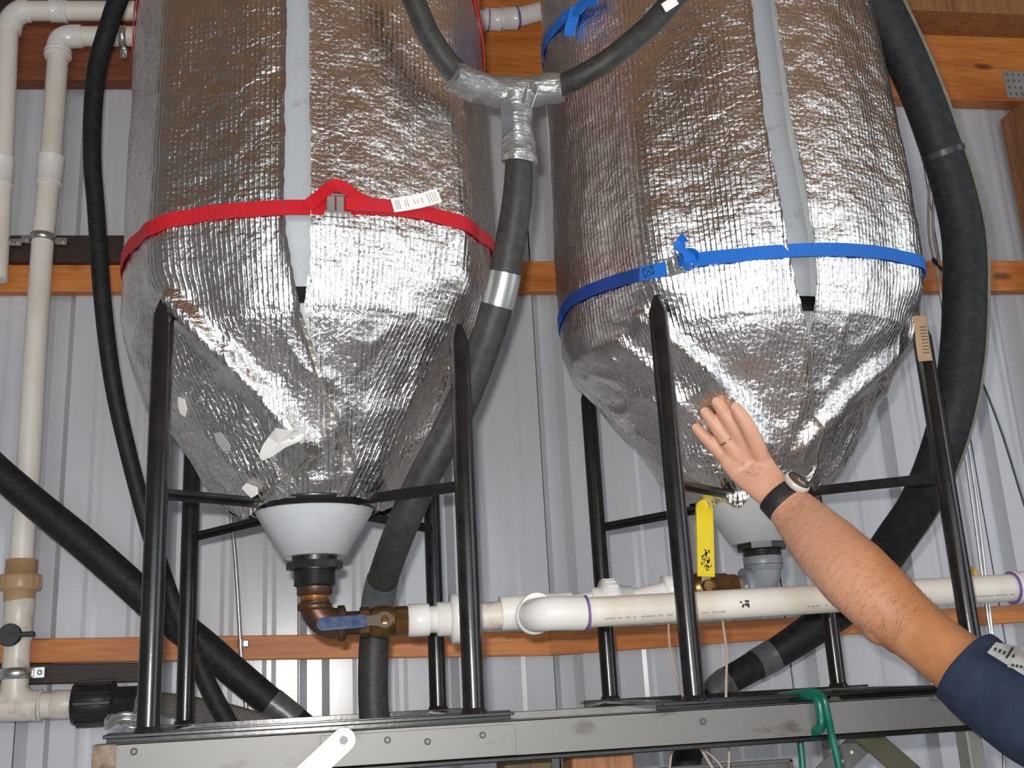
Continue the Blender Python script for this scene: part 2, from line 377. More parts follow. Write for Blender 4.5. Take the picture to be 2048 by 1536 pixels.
# ------------------------------------------------------------------ timber on the back wall
def board(px0, y0a, y0b, px1, y1a, y1b, face, thick, m, label, cat='beam', name='wooden_beam', xe=(0, 0)):
    """a board whose front face has its corners at the given pixels (left top/bottom, right top/bottom)"""
    A, B = W(px0, y0a, face), W(px0, y0b, face); Cc, D = W(px1, y1a, face), W(px1, y1b, face)
    A.x = B.x = min(A.x, B.x); Cc.x = D.x = max(Cc.x, D.x)
    A = A+(A-Cc)*xe[0]; B = B+(B-D)*xe[0]; Cc = Cc+(Cc-A)*xe[1]; D = D+(D-B)*xe[1]
    b = MB(); t = V(0, thick, 0); n = 1
    vs = [A, B, D, Cc, A+t, B+t, D+t, Cc+t]
    b.add(vs, [(0, 1, 2, 3), (7, 6, 5, 4), (0, 3, 7, 4), (1, 5, 6, 2), (0, 4, 5, 1), (3, 2, 6, 7)], False)
    o = b.build(name, m)
    tag(o, label, cat); mod = o.modifiers.new('edge', 'BEVEL'); mod.width = .003; mod.segments = 2; mod.limit_method = 'ANGLE'
    return o
board(-60, 523, 583, 2100, 521, 581, BX-.002, .036, M['orange'], 'orange pine rail across the middle of the steel wall, behind both tanks')
board(-60, 1279, 1328, 1100, 1262, 1311, BX-.002, .036, M['orange'], 'orange pine rail low on the steel wall behind the valves', xe=(0, 0))
board(1101, 1262, 1311, 2100, 1206, 1240, BX-.004, .034, M['orange'], 'low orange pine rail running on behind the right tank stand and the arm')
board(-60, 470, 522, 330, 470, 523, BX-.03, .066, M['darkwood'], 'dark stained board behind the upper pipe clamps at left', name='mounting_board', cat='board')
board(-60, 1329, 1371, 292, 1325, 1364, BX-.012, .048, M['darkwood'], 'dark stained board behind the lower pipe clamp at left', name='mounting_board', cat='board')
board(-60, 30, 159, 420, 30, 159, BX-.02, .056, M['redwood'], 'dark reddish beam behind the white pipes at top left')
board(900, -60, 156, 1180, -60, 156, BX-.02, .056, M['orange'], 'orange beam in the gap between the two tank tops')
board(1700, 22, 190, 2110, 36, 204, BX-.025, .061, M['orange'], 'wide knotty orange beam at top right behind the fat hose')
board(1700, -60, 14, 2110, -60, 30, BX-.16, .19, M['orange_z'], 'rough pale timber plate above the beam at top right', name='timber_plate')
board(-60, -60, 26, 420, -60, 26, BX-.03, .066, M['darkwood'], 'almost black board above the reddish beam at top left', name='mounting_board', cat='board')
# upright post at the right edge
P0, P1 = W(1992, 214, BX-.06), W(2060, 580, BX-.06)
xp = W(1992, 214, 2.93).x; zt_ = W(2030, 200, 2.80).z
b = MB(); b.box(Matrix.Translation((xp+.07, BX-.06, zt_/2)), .14, .15, zt_, .004)
post = tag(b.build('wooden_post', M['orange_z']), 'square knotty timber post at the right edge of the picture', 'post')
# toothed nail plate on the post and beam
gp = empty('nail_plate', W(2030, 205, BX-.15), 'galvanised nail plate on the post at top right', 'plate')
o_ = W(2040, 170, BX-.142); b = MB(); b.box(place(o_, (0, -1, 0), (1, 0, .0)), .11, .1, .003, .001); b.build('plate', M['galv'], gp)
b = MB()
for i in range(5):
    for j in range(4):
        b.box(place(o_+V(-.042+i*.021, -.003, -.036+j*.024), (0, -1, 0)), .004, .010, .004, .001)
tag(b.build('teeth', M['greym'], gp), kind='stuff')

# ================================================================== tanks
class Tank: pass
def mk(ax, ay, side, front, folds, dents, gap, seed):
    t = Tank(); t.ax, t.ay, t.side, t.front, t.folds, t.dents, t.gap, t.seed = ax, ay, side, front, folds, dents, gap, seed
    return t
LEGT = {}
def wrap(a):
    while a > 180: a -= 360
    while a < -180: a += 360
    return a
def blanket_r(t, th, z, detail=True):
    """radius of the foil surface; th in degrees from the camera side, + to the right"""
    c = max(0, cos(radians(th)))**1.5
    r = lerp_table(t.side, z)*(1-c) + lerp_table(t.front, z)*c
    # bulge over the four stand legs
    for L in (-45, 45, 135, -135):
        d = wrap(th-L-t.legoff); up = sstep(z, t.legz-.03, t.legz+.05)
        r += (.395+.006-.374)*math.exp(-(d/9.)**2)*up*(1-.6*sstep(z, t.legz+.25, t.legz+.7))
    R = .36
    for pts, amp, sig in t.folds:
        best = 1e9
        for (a0, z0), (a1, z1) in zip(pts, pts[1:]):
            rr = lerp_table(t.front, (z0+z1)/2)
            x0, x1, xx = radians(a0)*rr, radians(a1)*rr, radians(th)*rr
            dx, dz = x1-x0, z1-z0; q = max(0, min(1, ((xx-x0)*dx+(z-z0)*dz)/(dx*dx+dz*dz)))
            best = min(best, hypot(xx-x0-dx*q, z-z0-dz*q))
        r += amp*math.exp(-(best/sig)**2)
    for a0, z0, sa, sz, amp in t.dents:
        r += amp*math.exp(-(wrap(th-a0)/sa)**2-((z-z0)/sz)**2)
    if detail:
        a_ = radians(th); X, Y = r*sin(a_), r*cos(a_); cone = 1-sstep(z, 2.12, 2.24)
        r += .0045*noise.noise(V(X, Y, z*.45+t.seed)*9) + .0020*noise.noise(V(X, Y, z*.8+t.seed)*26) + .0011*noise.noise(V(X, Y, z+t.seed)*60)
        q = noise.noise(V(X, Y, z*.8+t.seed*2)*11); r += cone*.007*(1-abs(q)*3.5 if abs(q) < .285 else 0)
        r += cone*.0012*noise.noise(V(X, Y, z+9)*95)
    return r
def surf(t, th, z, off=0.0, detail=False):
    r = blanket_r(t, th, z, detail)+off; a = radians(th)
    return V(t.ax+r*sin(a), t.ay-r*cos(a), z)
def hit(t, px, py, off=0.0):
    d = ray(px, py); prev = None; bestm = (9, None)
    for i in range(900):
        s = 1.2+i*.0016; P = CAM+d*s; dx, dy = P.x-t.ax, P.y-t.ay; th = math.degrees(atan2(dx, -dy)); g = hypot(dx, dy)-blanket_r(t, th, P.z, False)-off
        if g < bestm[0]: bestm = (g, (th, P.z, P, s))
        if g <= 0: return (th, P.z, P, s)
    return bestm[1]
T1 = mk(.010, 2.135,
        [(3.5, .374), (2.28, .376), (2.21, .358), (2.12, .322), (2.06, .27), (1.97, .212), (1.89, .150), (1.86, .14)],
        [(3.5, .374), (2.41, .374), (2.34, .3675), (2.27, .354), (2.215, .340), (2.19, .327), (1.905, .128), (1.86, .125)],
        [([(-43, 2.235), (-32, 2.14), (-16, 2.03), (-6, 1.985)], .030, .020), ([(44, 2.235), (46, 2.15), (45, 2.0)], .008, .022), ([(-4, 2.19), (2, 2.1), (12, 1.96)], .007, .012), ([(-10, 2.0), (-30, 1.91)], .007, .010)],
        [(52, 2.12, 16, .10, -.022), (-62, 2.1, 14, .1, .012), (-20, 2.1, 14, .05, -.010), (22, 2.08, 14, .07, -.006)], None, 1.3)
T2 = mk(.9375, 2.145,
        [(3.5, .385), (2.5, .392), (2.26, .392), (2.21, .375), (2.16, .33), (2.06, .26), (1.95, .19), (1.90, .13), (1.86, .12)],
        [(3.5, .388), (2.42, .388), (2.35, .381), (2.27, .366), (2.215, .351), (2.185, .334), (1.905, .128), (1.86, .125)],
        [([(-52, 2.23), (-36, 2.12), (-16, 1.98)], .020, .018), ([(-62, 2.2), (-50, 2.06), (-30, 1.95)], .010, .014), ([(54, 2.22), (38, 2.12), (10, 1.98)], .024, .022), ([(13, 2.2), (14, 2.08)], .004, .01)],
        [(-75, 2.2, 12, .05, .012), (-22, 2.1, 12, .05, -.008), (30, 2.1, 14, .06, -.008), (-40, 2.02, 10, .05, -.012)], None, 4.7)
T1.legoff = 0; T1.legz = 2.25; T2.legoff = 0; T2.legz = 2.25
def gapfun(t, rows):
    """rows: (py, px_left, px_right) -> table of z -> theta left/right"""
    L = []
    for py, a, b in rows:
        h0, h1 = hit(t, a, py), hit(t, b, py); L.append(((h0[1]+h1[1])/2, h0[0], h1[0]))
    L.sort(reverse=True)
    t.gl = [(z, a) for z, a, b in L]; t.gr = [(z, b) for z, a, b in L]
gapfun(T1, [(2, 575, 618), (200, 571, 620), (400, 569, 622), (480, 573, 621), (545, 583, 621), (600, 594, 612), (640, 601, 606), (800, 645, 646), (960, 700, 701)])
gapfun(T2, [(2, 1501, 1547), (250, 1528, 1581), (400, 1557, 1613), (500, 1573, 1625), (585, 1588, 1630), (640, 1600, 1622), (690, 1607, 1611), (850, 1618, 1619), (950, 1622, 1623)])
def blanket(t, parent, zb):
    b = MB(); NT, NZ = 460, 300; z1 = 3.42; vs = []; UV = []
    for j in range(NZ+1):
        zz = z1+(1.888-z1)*j/NZ
        gl, gr = lerp_table(t.gl, zz), lerp_table(t.gr, zz)
        if gr-gl < .1: m_ = (gr+gl)/2; gl, gr = m_-.05, m_+.05
        for i in range(NT+1):
            th = gr + (360-(gr-gl))*i/NT
            lo = zb(wrap(th)); z = z1+(lo-z1)*j/NZ
            e = .0025*noise.noise(V(z*60, 3, t.seed)) if i in (0, NT) else 0
            r = blanket_r(t, wrap(th), z) + (.006*math.exp(-min(i, NT-i)/1.5))
            a = radians(th)+e/.36; vs.append(V(t.ax+r*sin(a), t.ay-r*cos(a), z))
            UV.append((th*pi/180*.36*(1 if z > 2.2 else 1), z))
    W1 = NT+1; fs = []; uv = []
    # below the shoulder the sheet narrows, so the bubble columns are kept at true spacing by facets of the cone
    for j in range(NZ):
        for i in range(NT):
            f = (j*W1+i, (j+1)*W1+i, (j+1)*W1+i+1, j*W1+i+1); fs.append(f)
            q = []
            for k in f:
                u, z = UV[k]
                if z < 2.2:
                    th = (i+(k % W1 != i))*0+math.degrees(u/.36); c0 = round(wrap(th)/45)*45; d = radians(wrap(th)-c0); rr = blanket_r(t, wrap(th), z, False)
                    u = radians(c0)*.36 + d*rr + 0
                q.append((u, z))
            # avoid stretching where neighbouring corners fall in different gores
            us = [a for a, _ in q]
            if max(us)-min(us) > .02: q = [(UV[k][0], UV[k][1]) for k in f]
            uv.append(q)
    b.add(vs, fs, True, uv)
    o = b.build('foil_blanket', M['foil'], parent)
    return o
def conical_tank(t, label, zb):
    root = empty('conical_tank', (t.ax, t.ay, 1.76), label, 'tank')
    m = Matrix.Translation((t.ax, t.ay, 0))
    body = MB().lathe(m, [(.056, 1.812), (.062, 1.812), (.120, 1.908), (.312, 2.205), (.326, 2.25), (.338, 2.32), (.352, 2.36), (.352, 3.5), (.33, 3.56), (.1, 3.62)], 96).build('tank_body', M['hdpe'], root)
    # specked strip seen through the slit
    nt = [(a, lerp_table(t.gl, a), lerp_table(t.gr, a)) for a in [3.45-(3.45-2.20)*k/60 for k in range(61)]]
    b = MB(); vs = []
    for z, a, c in nt:
        r = .3535 if z > 2.36 else lerp_table([(2.36, .3535), (2.32, .341), (2.25, .3285), (2.205, .315)], z)
        for k in range(9):
            th = radians(a-1.5+(c-a+3)*k/8); vs.append(V(t.ax+r*sin(th), t.ay-r*cos(th), z))
    b.add(vs, [(j*9+i, (j+1)*9+i, (j+1)*9+i+1, j*9+i+1) for j in range(60) for i in range(8)], True)
    tag(b.build('tank_wall_strip', M['strip'], root), 'speckled milky plastic showing through the slit')
    blanket(t, root, zb)
    return root
def zb1(th):
    z = 1.907+.004*noise.noise(V(th*.12, 2, 1))
    return z - .028*math.exp(-((th+62)/18)**2) - .02*math.exp(-((th-60)/14)**2)
def zb2(th):
    z = 1.905+.004*noise.noise(V(th*.12, 5, 1))
    return z - .030*math.exp(-((th+40)/12)**2) - .02*math.exp(-((th+70)/14)**2)
tank1 = conical_tank(T1, 'left foil wrapped cone tank with red straps', zb1)
tank2 = conical_tank(T2, 'right foil wrapped cone tank with blue straps, touched by a hand', zb2)
# tape seam and label scraps on the left cone
def patch(t, name, pix, m, parent, off=.004, label=None, depthoff=None):
    """thin sheet whose outline is traced round on the foil surface"""
    P = [surf(t, *hit(t, a, b)[:2], off=off) for a, b in pix]; c = sum(P, V(0, 0, 0))/len(P)
    nrm = (c-V(t.ax, t.ay, c.z)).normalized(); n = len(P); q = [p-nrm*.0015 for p in P]
    b = MB(); b.add([c]+P+q, [(0, i+1, (i+1) % n+1) for i in range(n)] + [(i+1, n+i+1, n+(i+1) % n+1, (i+1) % n+1) for i in range(n)], False)
    o = b.build(name, m, parent)
    if label: tag(o, label)
    return o
patch(T1, 'label_scrap', [(367, 795), (378, 800), (384, 820), (380, 835), (371, 828), (366, 812)], M['label'], tank1, .010, 'small torn white paper scrap')
patch(T1, 'label_scrap', [(438, 868), (450, 866), (470, 892), (468, 904), (456, 905), (442, 885)], M['inkgrey'], tank1, .010, 'small grey printed scrap')
patch(T1, 'label_scrap', [(560, 862), (590, 868), (612, 874), (604, 888), (578, 900), (556, 918), (538, 926), (532, 915), (538, 896), (548, 880)], M['label'], tank1, .024, 'torn white paper label with print')
patch(T1, 'label_scrap', [(496, 978), (505, 968), (524, 976), (527, 990), (514, 998)], M['label'], tank1, .014, 'torn label scrap with digits')
def seam(t, pix, w, m, parent, name='tape_seam', off=.006, label=None):
    H = [hit(t, a, b) for a, b in pix]; pts = []
    for (a0, z0, *_), (a1, z1, *_) in zip(H, H[1:]):
        for k in range(10): pts.append((a0+(a1-a0)*k/10, z0+(z1-z0)*k/10))
    pts.append(H[-1][:2]); P = [surf(t, a, z, off, True) for a, z in pts]
    sd = []
    for i, p in enumerate(P):
        T = (P[min(i+1, len(P)-1)]-P[max(i-1, 0)]).normalized(); nn = (p-V(t.ax, t.ay, p.z+.2)).normalized(); sd.append(T.cross(nn).normalized())
    o = MB().ribbon(P, sd, w, .0015).build(name, m, parent)
    if label: tag(o, label)
    return o
M['foiltape'] = noisy('yellowed_foil_tape', (.50, .46, .38), (.60, .58, .52), 40, .3, .9, .7, bscale=90, bdist=.004)
seam(T1, [(603, 640), (625, 710), (648, 790), (672, 865), (700, 940)], .006, M['foiltape'], tank1, label='yellowed tape over the seam of the cone')
seam(T1, [(633, 915), (590, 950), (545, 985), (512, 1012)], .005, M['foiltape'], tank1, label='taped edge of a foil flap low on the cone')
seam(T2, [(1609, 690), (1616, 760), (1620, 840)], .007, M['foiltape'], tank2, label='tape over the seam of the cone')

# ------------------------------------------------------------------ stands
def tank_stand(xl, xr, yf, yb, ringc, top, label, labelled=()):
    root = empty('tank_stand', ((xl+xr)/2, (yf+yb)/2, 1.497), label, 'stand')
    R = .0185
    for x_, y_ in ((xl, yf), (xr, yf), (xl, yb), (xr, yb)):
        zt = top if y_ == yf else top-.02
        if y_ == yf and x_ == xr: zt -= .045
        b = MB(); b.lathe(Matrix.Translation((x_, y_, 0)), [(R, 1.512), (R, zt-.035), (R*.35, zt)], 28)
        b.build('leg', M['black'], root)
        # weld collar at the foot
    b = MB()
    for y_ in (yf, yb): b.box(Matrix.Translation(((xl+xr)/2, y_, 1.507)), xr-xl+.13, .04, .006, .001); b.box(Matrix.Translation(((xl+xr)/2, y_+.018*(1 if y_ == yf else -1), 1.5)), xr-xl+.13, .005, .024, .001)
    for x_ in (xl, xr): b.box(Matrix.Translation((x_, (yf+yb)/2, 1.506)), .04, yb-yf, .006, .001)
    b.build('base_frame', M['black'], root)
    for x_, y_ in ((xl, yf), (xr, yf), (xl, yb), (xr, yb)):
        MB().lathe(Matrix.Translation((x_, y_, 0)), [(.0225, 1.510), (.0215, 1.514), (.019, 1.519)], 20).build('weld', M['black'], root)
    cx, cy = ringc
    b = MB()
    n = 64; prof = []
    b.lathe(Matrix.Translation((cx, cy, 0)), [(.118, 1.898), (.124, 1.898), (.136, 1.912), (.134, 1.918), (.126, 1.916), (.118, 1.904)], n, cap=False)
    b.build('lower_ring', M['black'], root)
    for x_, y_ in ((xl, yf), (xr, yf), (xl, yb), (xr, yb)):
        p0 = V(x_, y_, 1.896); d = V(cx-x_, cy-y_, 0).normalized(); p1 = V(cx, cy, 1.906)-d*.122
        b = MB(); b.box(place((p0+p1)/2, p1-p0, (0, 0, 1)), .005, .02, (p1-p0).length, .0008); b.box(place((p0+p1)/2+V(0, 0, .0), p1-p0, (0, 0, 1)), .02, .004, (p1-p0).length, .0008, off=(0, -.009, 0))
        b.build('brace', M['black'], root)
    b = MB(); b.lathe(Matrix.Translation((cx, cy, 0)), [(.3335, 2.215), (.3335, 2.245), (.3305, 2.245), (.3305, 2.215), (.3335, 2.215)], 72, cap=False)
    b.build('upper_ring', M['black'], root)
    return root
for T, (xl, xr, yf, yb) in ((T1, (-.2525, .2715, 1.87, 2.40)), (T2, (.659, 1.211, 1.87, 2.425))):
    pass
stand1 = tank_stand(-.2525, .2715, 1.87, 2.40, (T1.ax, T1.ay), 2.245, 'black steel pipe stand under the red strapped tank')
stand2 = tank_stand(.661, 1.211, 1.87, 2.425, (T2.ax, T2.ay), 2.262, 'black steel pipe stand under the blue strapped tank')

# ------------------------------------------------------------------ straps
def strap_path(t, H, off=.004, n=10, back=True):
    """H: list of (theta, z) ascending; closed round the back when back"""
    pts = []
    for (a0, z0), (a1, z1) in zip(H, H[1:]):
        m_ = max(2, int(abs(a1-a0)/2.5)+1)
        for k in range(m_): pts.append((a0+(a1-a0)*k/m_, z0+(z1-z0)*k/m_))
    pts.append(H[-1])
    if back:
        a0, z0 = H[-1]; a1, z1 = H[0][0]+360, H[0][1]
        for k in range(1, 61): pts.append((a0+(a1-a0)*k/60, z0+(z1-z0)*k/60))
    P = [surf(t, wrap(a), z, off) for a, z in pts]
    return P
def strap(t, px, w, m, root, name='webbing', back=True):
    H = [hit(t, a, b)[:2] for a, b in px]; H.sort()
    P = strap_path(t, H, back=back)
    return MB().ribbon(P, [V(0, 0, 1)]*len(P), w, .002).build(name, m, root)
s1 = empty('cam_strap', (T1.ax, T1.ay-.36, 2.38), 'red webbing strap with buckle and white tag round the left tank', 'strap')
strap(T1, [(252, 510), (265, 490), (308, 456), (350, 440), (420, 427), (500, 421), (580, 417), (620, 417), (700, 416), (780, 418), (850, 427), (900, 441), (945, 461), (978, 484)], .028, M['red'], s1)
def tframe(t, px, py, off, tilt=0):
    th, z, _, _ = hit(t, px, py); P = surf(t, th, z, off); a = radians(th)
    nrm = V(sin(a), -cos(a), 0); tan_ = V(cos(a), sin(a), 0); up = V(0, 0, 1)
    c, s_ = cos(tilt), sin(tilt); return mtx(P, tan_*c+up*s_, up*c-tan_*s_, nrm)
b = MB(); F = tframe(T1, 673, 416, .012)
b.box(F, .034, .003, .014, .001, off=(0, .017, 0)); b.box(F, .046, .004, .018, .001, off=(0, -.017, 0)); b.box(F, .005, .032, .012, .001, off=(-.017, 0, 0)); b.box(F, .014, .028, .004, .001, off=(.004, 0, .005)); b.box(F, .010, .030, .006, .001, off=(-.010, 0, .003))
b.build('buckle', M['zinc'], s1)
# loop of webbing thrown over the buckle
H = [(615, 418), (632, 405), (650, 390), (668, 382), (690, 388), (715, 402), (745, 414)]
P = [surf(T1, *hit(T1, a, q)[:2], off=.010+.012*math.exp(-((a-672)/28)**2)) for a, q in H]; P = spline(P, 6)
MB().ribbon(P, [V(0, 0, 1)]*len(P), .024, .002).build('webbing_loop', M['red'], s1)
P = [surf(T1, *hit(T1, a, q)[:2], off=o_) for a, q, o_ in ((688, 416, .018), (720, 417, .016), (750, 417, .013), (781, 418, .011))]; P = spline(P, 5)
tag(MB().ribbon(P, [V(0, 0, 1)]*len(P), .024, .003).build('stitched_end', M['red'], s1), 'folded and stitched webbing end')
P = [surf(T1, *hit(T1, a, q)[:2], off=o_) for a, q, o_ in ((778, 417, .014), (800, 415, .018), (830, 410, .024), (857, 402, .030))]; P = spline(P, 5)
sd = [V(.12+.10*i/len(P), 0, 1) for i in range(len(P))]
tg = tag(MB().ribbon(P, sd, .027, .0008).build('care_tag', M['label'], s1), 'white printed tag')
b = MB()
for i, (f, hw) in enumerate(((.10, .018), (.15, .018), (.20, .018), (.34, .013), (.39, .016), (.52, .009), (.58, .007), (.66, .010), (.78, .019), (.83, .019), (.88, .019), (.93, .019))):
    j = min(len(P)-2, int(f*(len(P)-1))); q = P[j].lerp(P[j+1], f*(len(P)-1)-j); T = (P[j+1]-P[j]).normalized(); s_ = (sd[j]-T*sd[j].dot(T)).normalized(); nn = T.cross(s_)
    if nn.y > 0: nn = -nn
    b.box(mtx(q+nn*.0006, T, s_, nn), .0016, hw, .0003)
b.build('tag_print', M['inkgrey'], tg)

s2 = empty('cam_strap', (T2.ax, T2.ay-.36, 2.38), 'blue webbing strap with knot and buckle round the right tank', 'strap')
L2 = [(1126, 628), (1142, 603), (1185, 580), (1240, 561), (1290, 549)]; L3 = [(1290, 549), (1335, 541)]
A = [hit(T2, a, q)[:2] for a, q in L2]; B = [hit(T2, a, q)[:2] for a, q in [(1385, 522), (1420, 517), (1480, 512), (1560, 505), (1640, 501), (1720, 503), (1780, 510), (1825, 520)]]
A.sort(); B.sort()
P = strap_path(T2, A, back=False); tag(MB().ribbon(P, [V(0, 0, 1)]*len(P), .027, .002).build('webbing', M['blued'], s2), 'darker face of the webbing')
a0, z0 = B[-1]; a1, z1 = A[0][0]+360, A[0][1]
P = strap_path(T2, B+[(a0+(a1-a0)*k/30, z0+(z1-z0)*k/30) for k in range(1, 31)], back=False); MB().ribbon(P, [V(0, 0, 1)]*len(P), .027, .002).build('webbing', M['blue'], s2)
P = spline([surf(T2, *hit(T2, a, q)[:2], off=.007) for a, q in ((1284, 550), (1300, 547), (1336, 539))], 5); se = MB().ribbon(P, [V(0, 0, 1)]*len(P), .029, .003).build('stitched_end', M['blue'], s2)
F = tframe(T2, 1302, 546, .0095, .12); b = MB()
for o_, d_ in (((0, .009, 0), (.020, .0012)), ((0, -.009, 0), (.020, .0012)), ((.010, 0, 0), (.0012, .018)), ((-.010, 0, 0), (.0012, .018))): b.box(F, d_[0], d_[1], .0008, off=o_)
for a in (.73, -.73): b.box(F @ Matrix.Rotation(a, 4, 'Z'), .026, .0012, .0008)
b.build('stitching', M['cable'], se)
b = MB(); F = tframe(T2, 1352, 534, .008, .12); b.box(F, .034, .003, .012, .001, off=(0, .016, 0)); b.box(F, .034, .003, .012, .001, off=(0, -.016, 0)); b.box(F, .003, .034, .010, .001, off=(.016, 0, 0)); b.box(F, .007, .030, .005, .001, off=(.006, 0, .003)); b.box(F, .012, .030, .002, .0005, off=(-.008, 0, 0)); b.build('buckle', M['zinc'], s2)
# knot and tail of webbing standing up
P = spline([surf(T2, *hit(T2, a, q)[:2], off=o_) for a, q, o_ in ((1388, 530, .012), (1378, 516, .020), (1368, 503, .022), (1366, 492, .022), (1377, 482, .024))], 6)
MB().ribbon(P, [V(1, .1, -.25+.5*sin(i*.35)) for i in range(len(P))], [.020+.006*sin(i*.6) for i in range(len(P))], .002).build('webbing_tail', M['blue'], s2)
c = surf(T2, *hit(T2, 1384, 524)[:2], off=.012); b = MB()
P = spline([c+V(.018*cos(a)-.004, -.006*sin(2*a), .017*sin(a)) for a in [k*2*pi/10 for k in range(9)]], 4); b.ribbon(P, [V(0, -1, .35)]*len(P), .016, .002)
b.build('webbing_knot', M['blue'], s2)
# upper straps, mostly out of the picture
s3 = empty('cam_strap', (T1.ax, T1.ay-.36, 2.98), 'red webbing strap at the top edge of the left tank', 'strap')
H = [(-88, 2.90), (-74, 2.955), (-55, 3.02), (0, 3.08), (50, 3.03), (64, 2.98), (76, 2.93), (88, 2.89)]
P = strap_path(T1, H); MB().ribbon(P, [V(0, 0, 1)]*len(P), .026, .002).build('webbing', M['red'], s3)
s4 = empty('cam_strap', (T2.ax, T2.ay-.36, 3.0), 'blue webbing strap knotted near the top left of the right tank', 'strap')
HL = [hit(T2, a, q)[:2] for a, q in ((1082, 118), (1090, 92), (1108, 62), (1130, 38), (1155, 22))]; HL.sort()
H = HL+[(HL[-1][0]+25, HL[-1][1]+.03), (10, HL[-1][1]+.05), (50, HL[-1][1]+.02), (70, HL[-1][1]-.05), (85, HL[0][1])]
P = strap_path(T2, H); MB().ribbon(P, [V(0, 0, 1)]*len(P), .026, .002).build('webbing', M['blue'], s4)
P = spline([surf(T2, *hit(T2, a, q)[:2], off=.012) for a, q in ((1160, 18), (1156, 40), (1150, 58), (1148, 76))], 5)
MB().ribbon(P, [V(1, 0, 0)]*len(P), [.024]*len(P), .002).build('webbing_tail', M['blue'], s4)
P = spline([surf(T2, *hit(T2, a, q)[:2], off=.016) for a, q in ((1135, 40), (1160, 30), (1180, 18), (1205, 5))], 5)
MB().ribbon(P, [V(0, 0, 1)]*len(P), [.018+.006*sin(i) for i in range(len(P))], .004).build('webbing_knot', M['blue'], s4)

# ================================================================== pipes and hoses
def hose(name, L, wpx, m, label, cat='hose', n=8, seg=28, root=None):
    P = [W(a, b, y) for a, b, y in L]; rs = [rpx(w, p) for w, p in zip(wpx, P)] if isinstance(wpx, (list, tuple)) else [rpx(wpx, p) for p in P]
    Q = spline(P, n); R = []
    for i in range(len(Q)):
        t = i/n; k = min(int(t), len(rs)-2); R.append(rs[k]+(rs[k+1]-rs[k])*(t-k))
    o = MB().tube(Q, R, seg).build(name, m, root)
    if label: tag(o, label, cat if root is None else None)
    return o, Q, R
def hroot(name, P, label, cat='hose'): return empty(name, P, label, cat)
def sleeve(Q, R, i0, i1, m, name, root, extra=.0015, label=None, jag=False):
    q = Q[i0:i1+1]; r = [a+extra for a in R[i0:i1+1]]
    o = MB().tube(q, r, 32).build(name, m, root)
    if label: tag(o, label)
    return o
# thin insulated hose down the left side
r_ = hroot('foam_covered_hose', W(430, 1400, 2.52), 'slim black foam covered hose hanging left of the red strapped tank')
hose('hose', [(258, -60, 2.36), (222, 40, 2.38), (192, 150, 2.4), (184, 300, 2.4), (192, 420, 2.4), (205, 600, 2.4), (225, 760, 2.42), (255, 900, 2.45), (295, 1050, 2.48), (340, 1190, 2.5), (385, 1300, 2.52), (425, 1390, 2.52), (470, 1470, 2.52), (520, 1560, 2.55)], [40, 38, 37, 35, 34, 34, 34, 33, 33, 34, 36, 38, 38, 38], M['foam'], None, root=r_)
# fat hose crossing behind the left stand
r_ = hroot('foam_covered_hose', W(600, 1440, 2.68), 'thick black foam covered hose sloping down behind the left stand')
o, Q, R = hose('hose', [(-70, 880, 2.68), (0, 945, 2.68), (75, 1010, 2.68), (160, 1080, 2.68), (240, 1150, 2.68), (320, 1222, 2.68), (400, 1285, 2.68), (470, 1345, 2.68), (530, 1395, 2.68), (575, 1430, 2.68), (640, 1485, 2.68), (720, 1550, 2.68)], [58, 58, 60, 62, 62, 62, 62, 60, 58, 56, 60, 60], M['foam'], None, root=r_)
sleeve(Q, R, 66, 74, M['taped'], 'tape_wrap', r_, label='grey tape near the lower end')
# Y shaped hose between the tanks
yr = hroot('y_hose', W(1035, 560, 1.86), 'grey foam hose forking into a taped Y between the tanks')
hose('branch', [(800, -70, 1.72), (832, 10, 1.735), (858, 70, 1.75), (895, 125, 1.765), (935, 163, 1.79), (985, 178, 1.80), (1040, 182, 1.80)], [46, 46, 46, 48, 48, 50, 52], M['foamgrey'], None, root=yr)
hose('branch', [(1400, -60, 1.69), (1350, -5, 1.69), (1300, 52, 1.70), (1230, 110, 1.715), (1170, 148, 1.745), (1115, 172, 1.78), (1045, 184, 1.80)], [46, 46, 46, 44, 44, 44, 50], M['foamgrey'], None, root=yr)
o, Q, R = hose('stem', [(1042, 190, 1.80), (1036, 250, 1.80), (1038, 310, 1.81), (1034, 400, 1.83), (1018, 500, 1.86), (1000, 590, 1.89), (972, 680, 1.92), (930, 790, 1.935), (888, 880, 1.955), (845, 960, 1.985), (805, 1050, 2.03), (775, 1130, 2.12), (758, 1190, 2.19), (750, 1260, 2.22), (746, 1340, 2.23), (748, 1430, 2.23), (760, 1520, 2.23), (770, 1580, 2.23)], [46, 48, 54, 60, 62, 64, 66, 66, 66, 66, 64, 62, 62, 60, 60, 60, 60, 60], M['foamgrey'], None, root=yr)
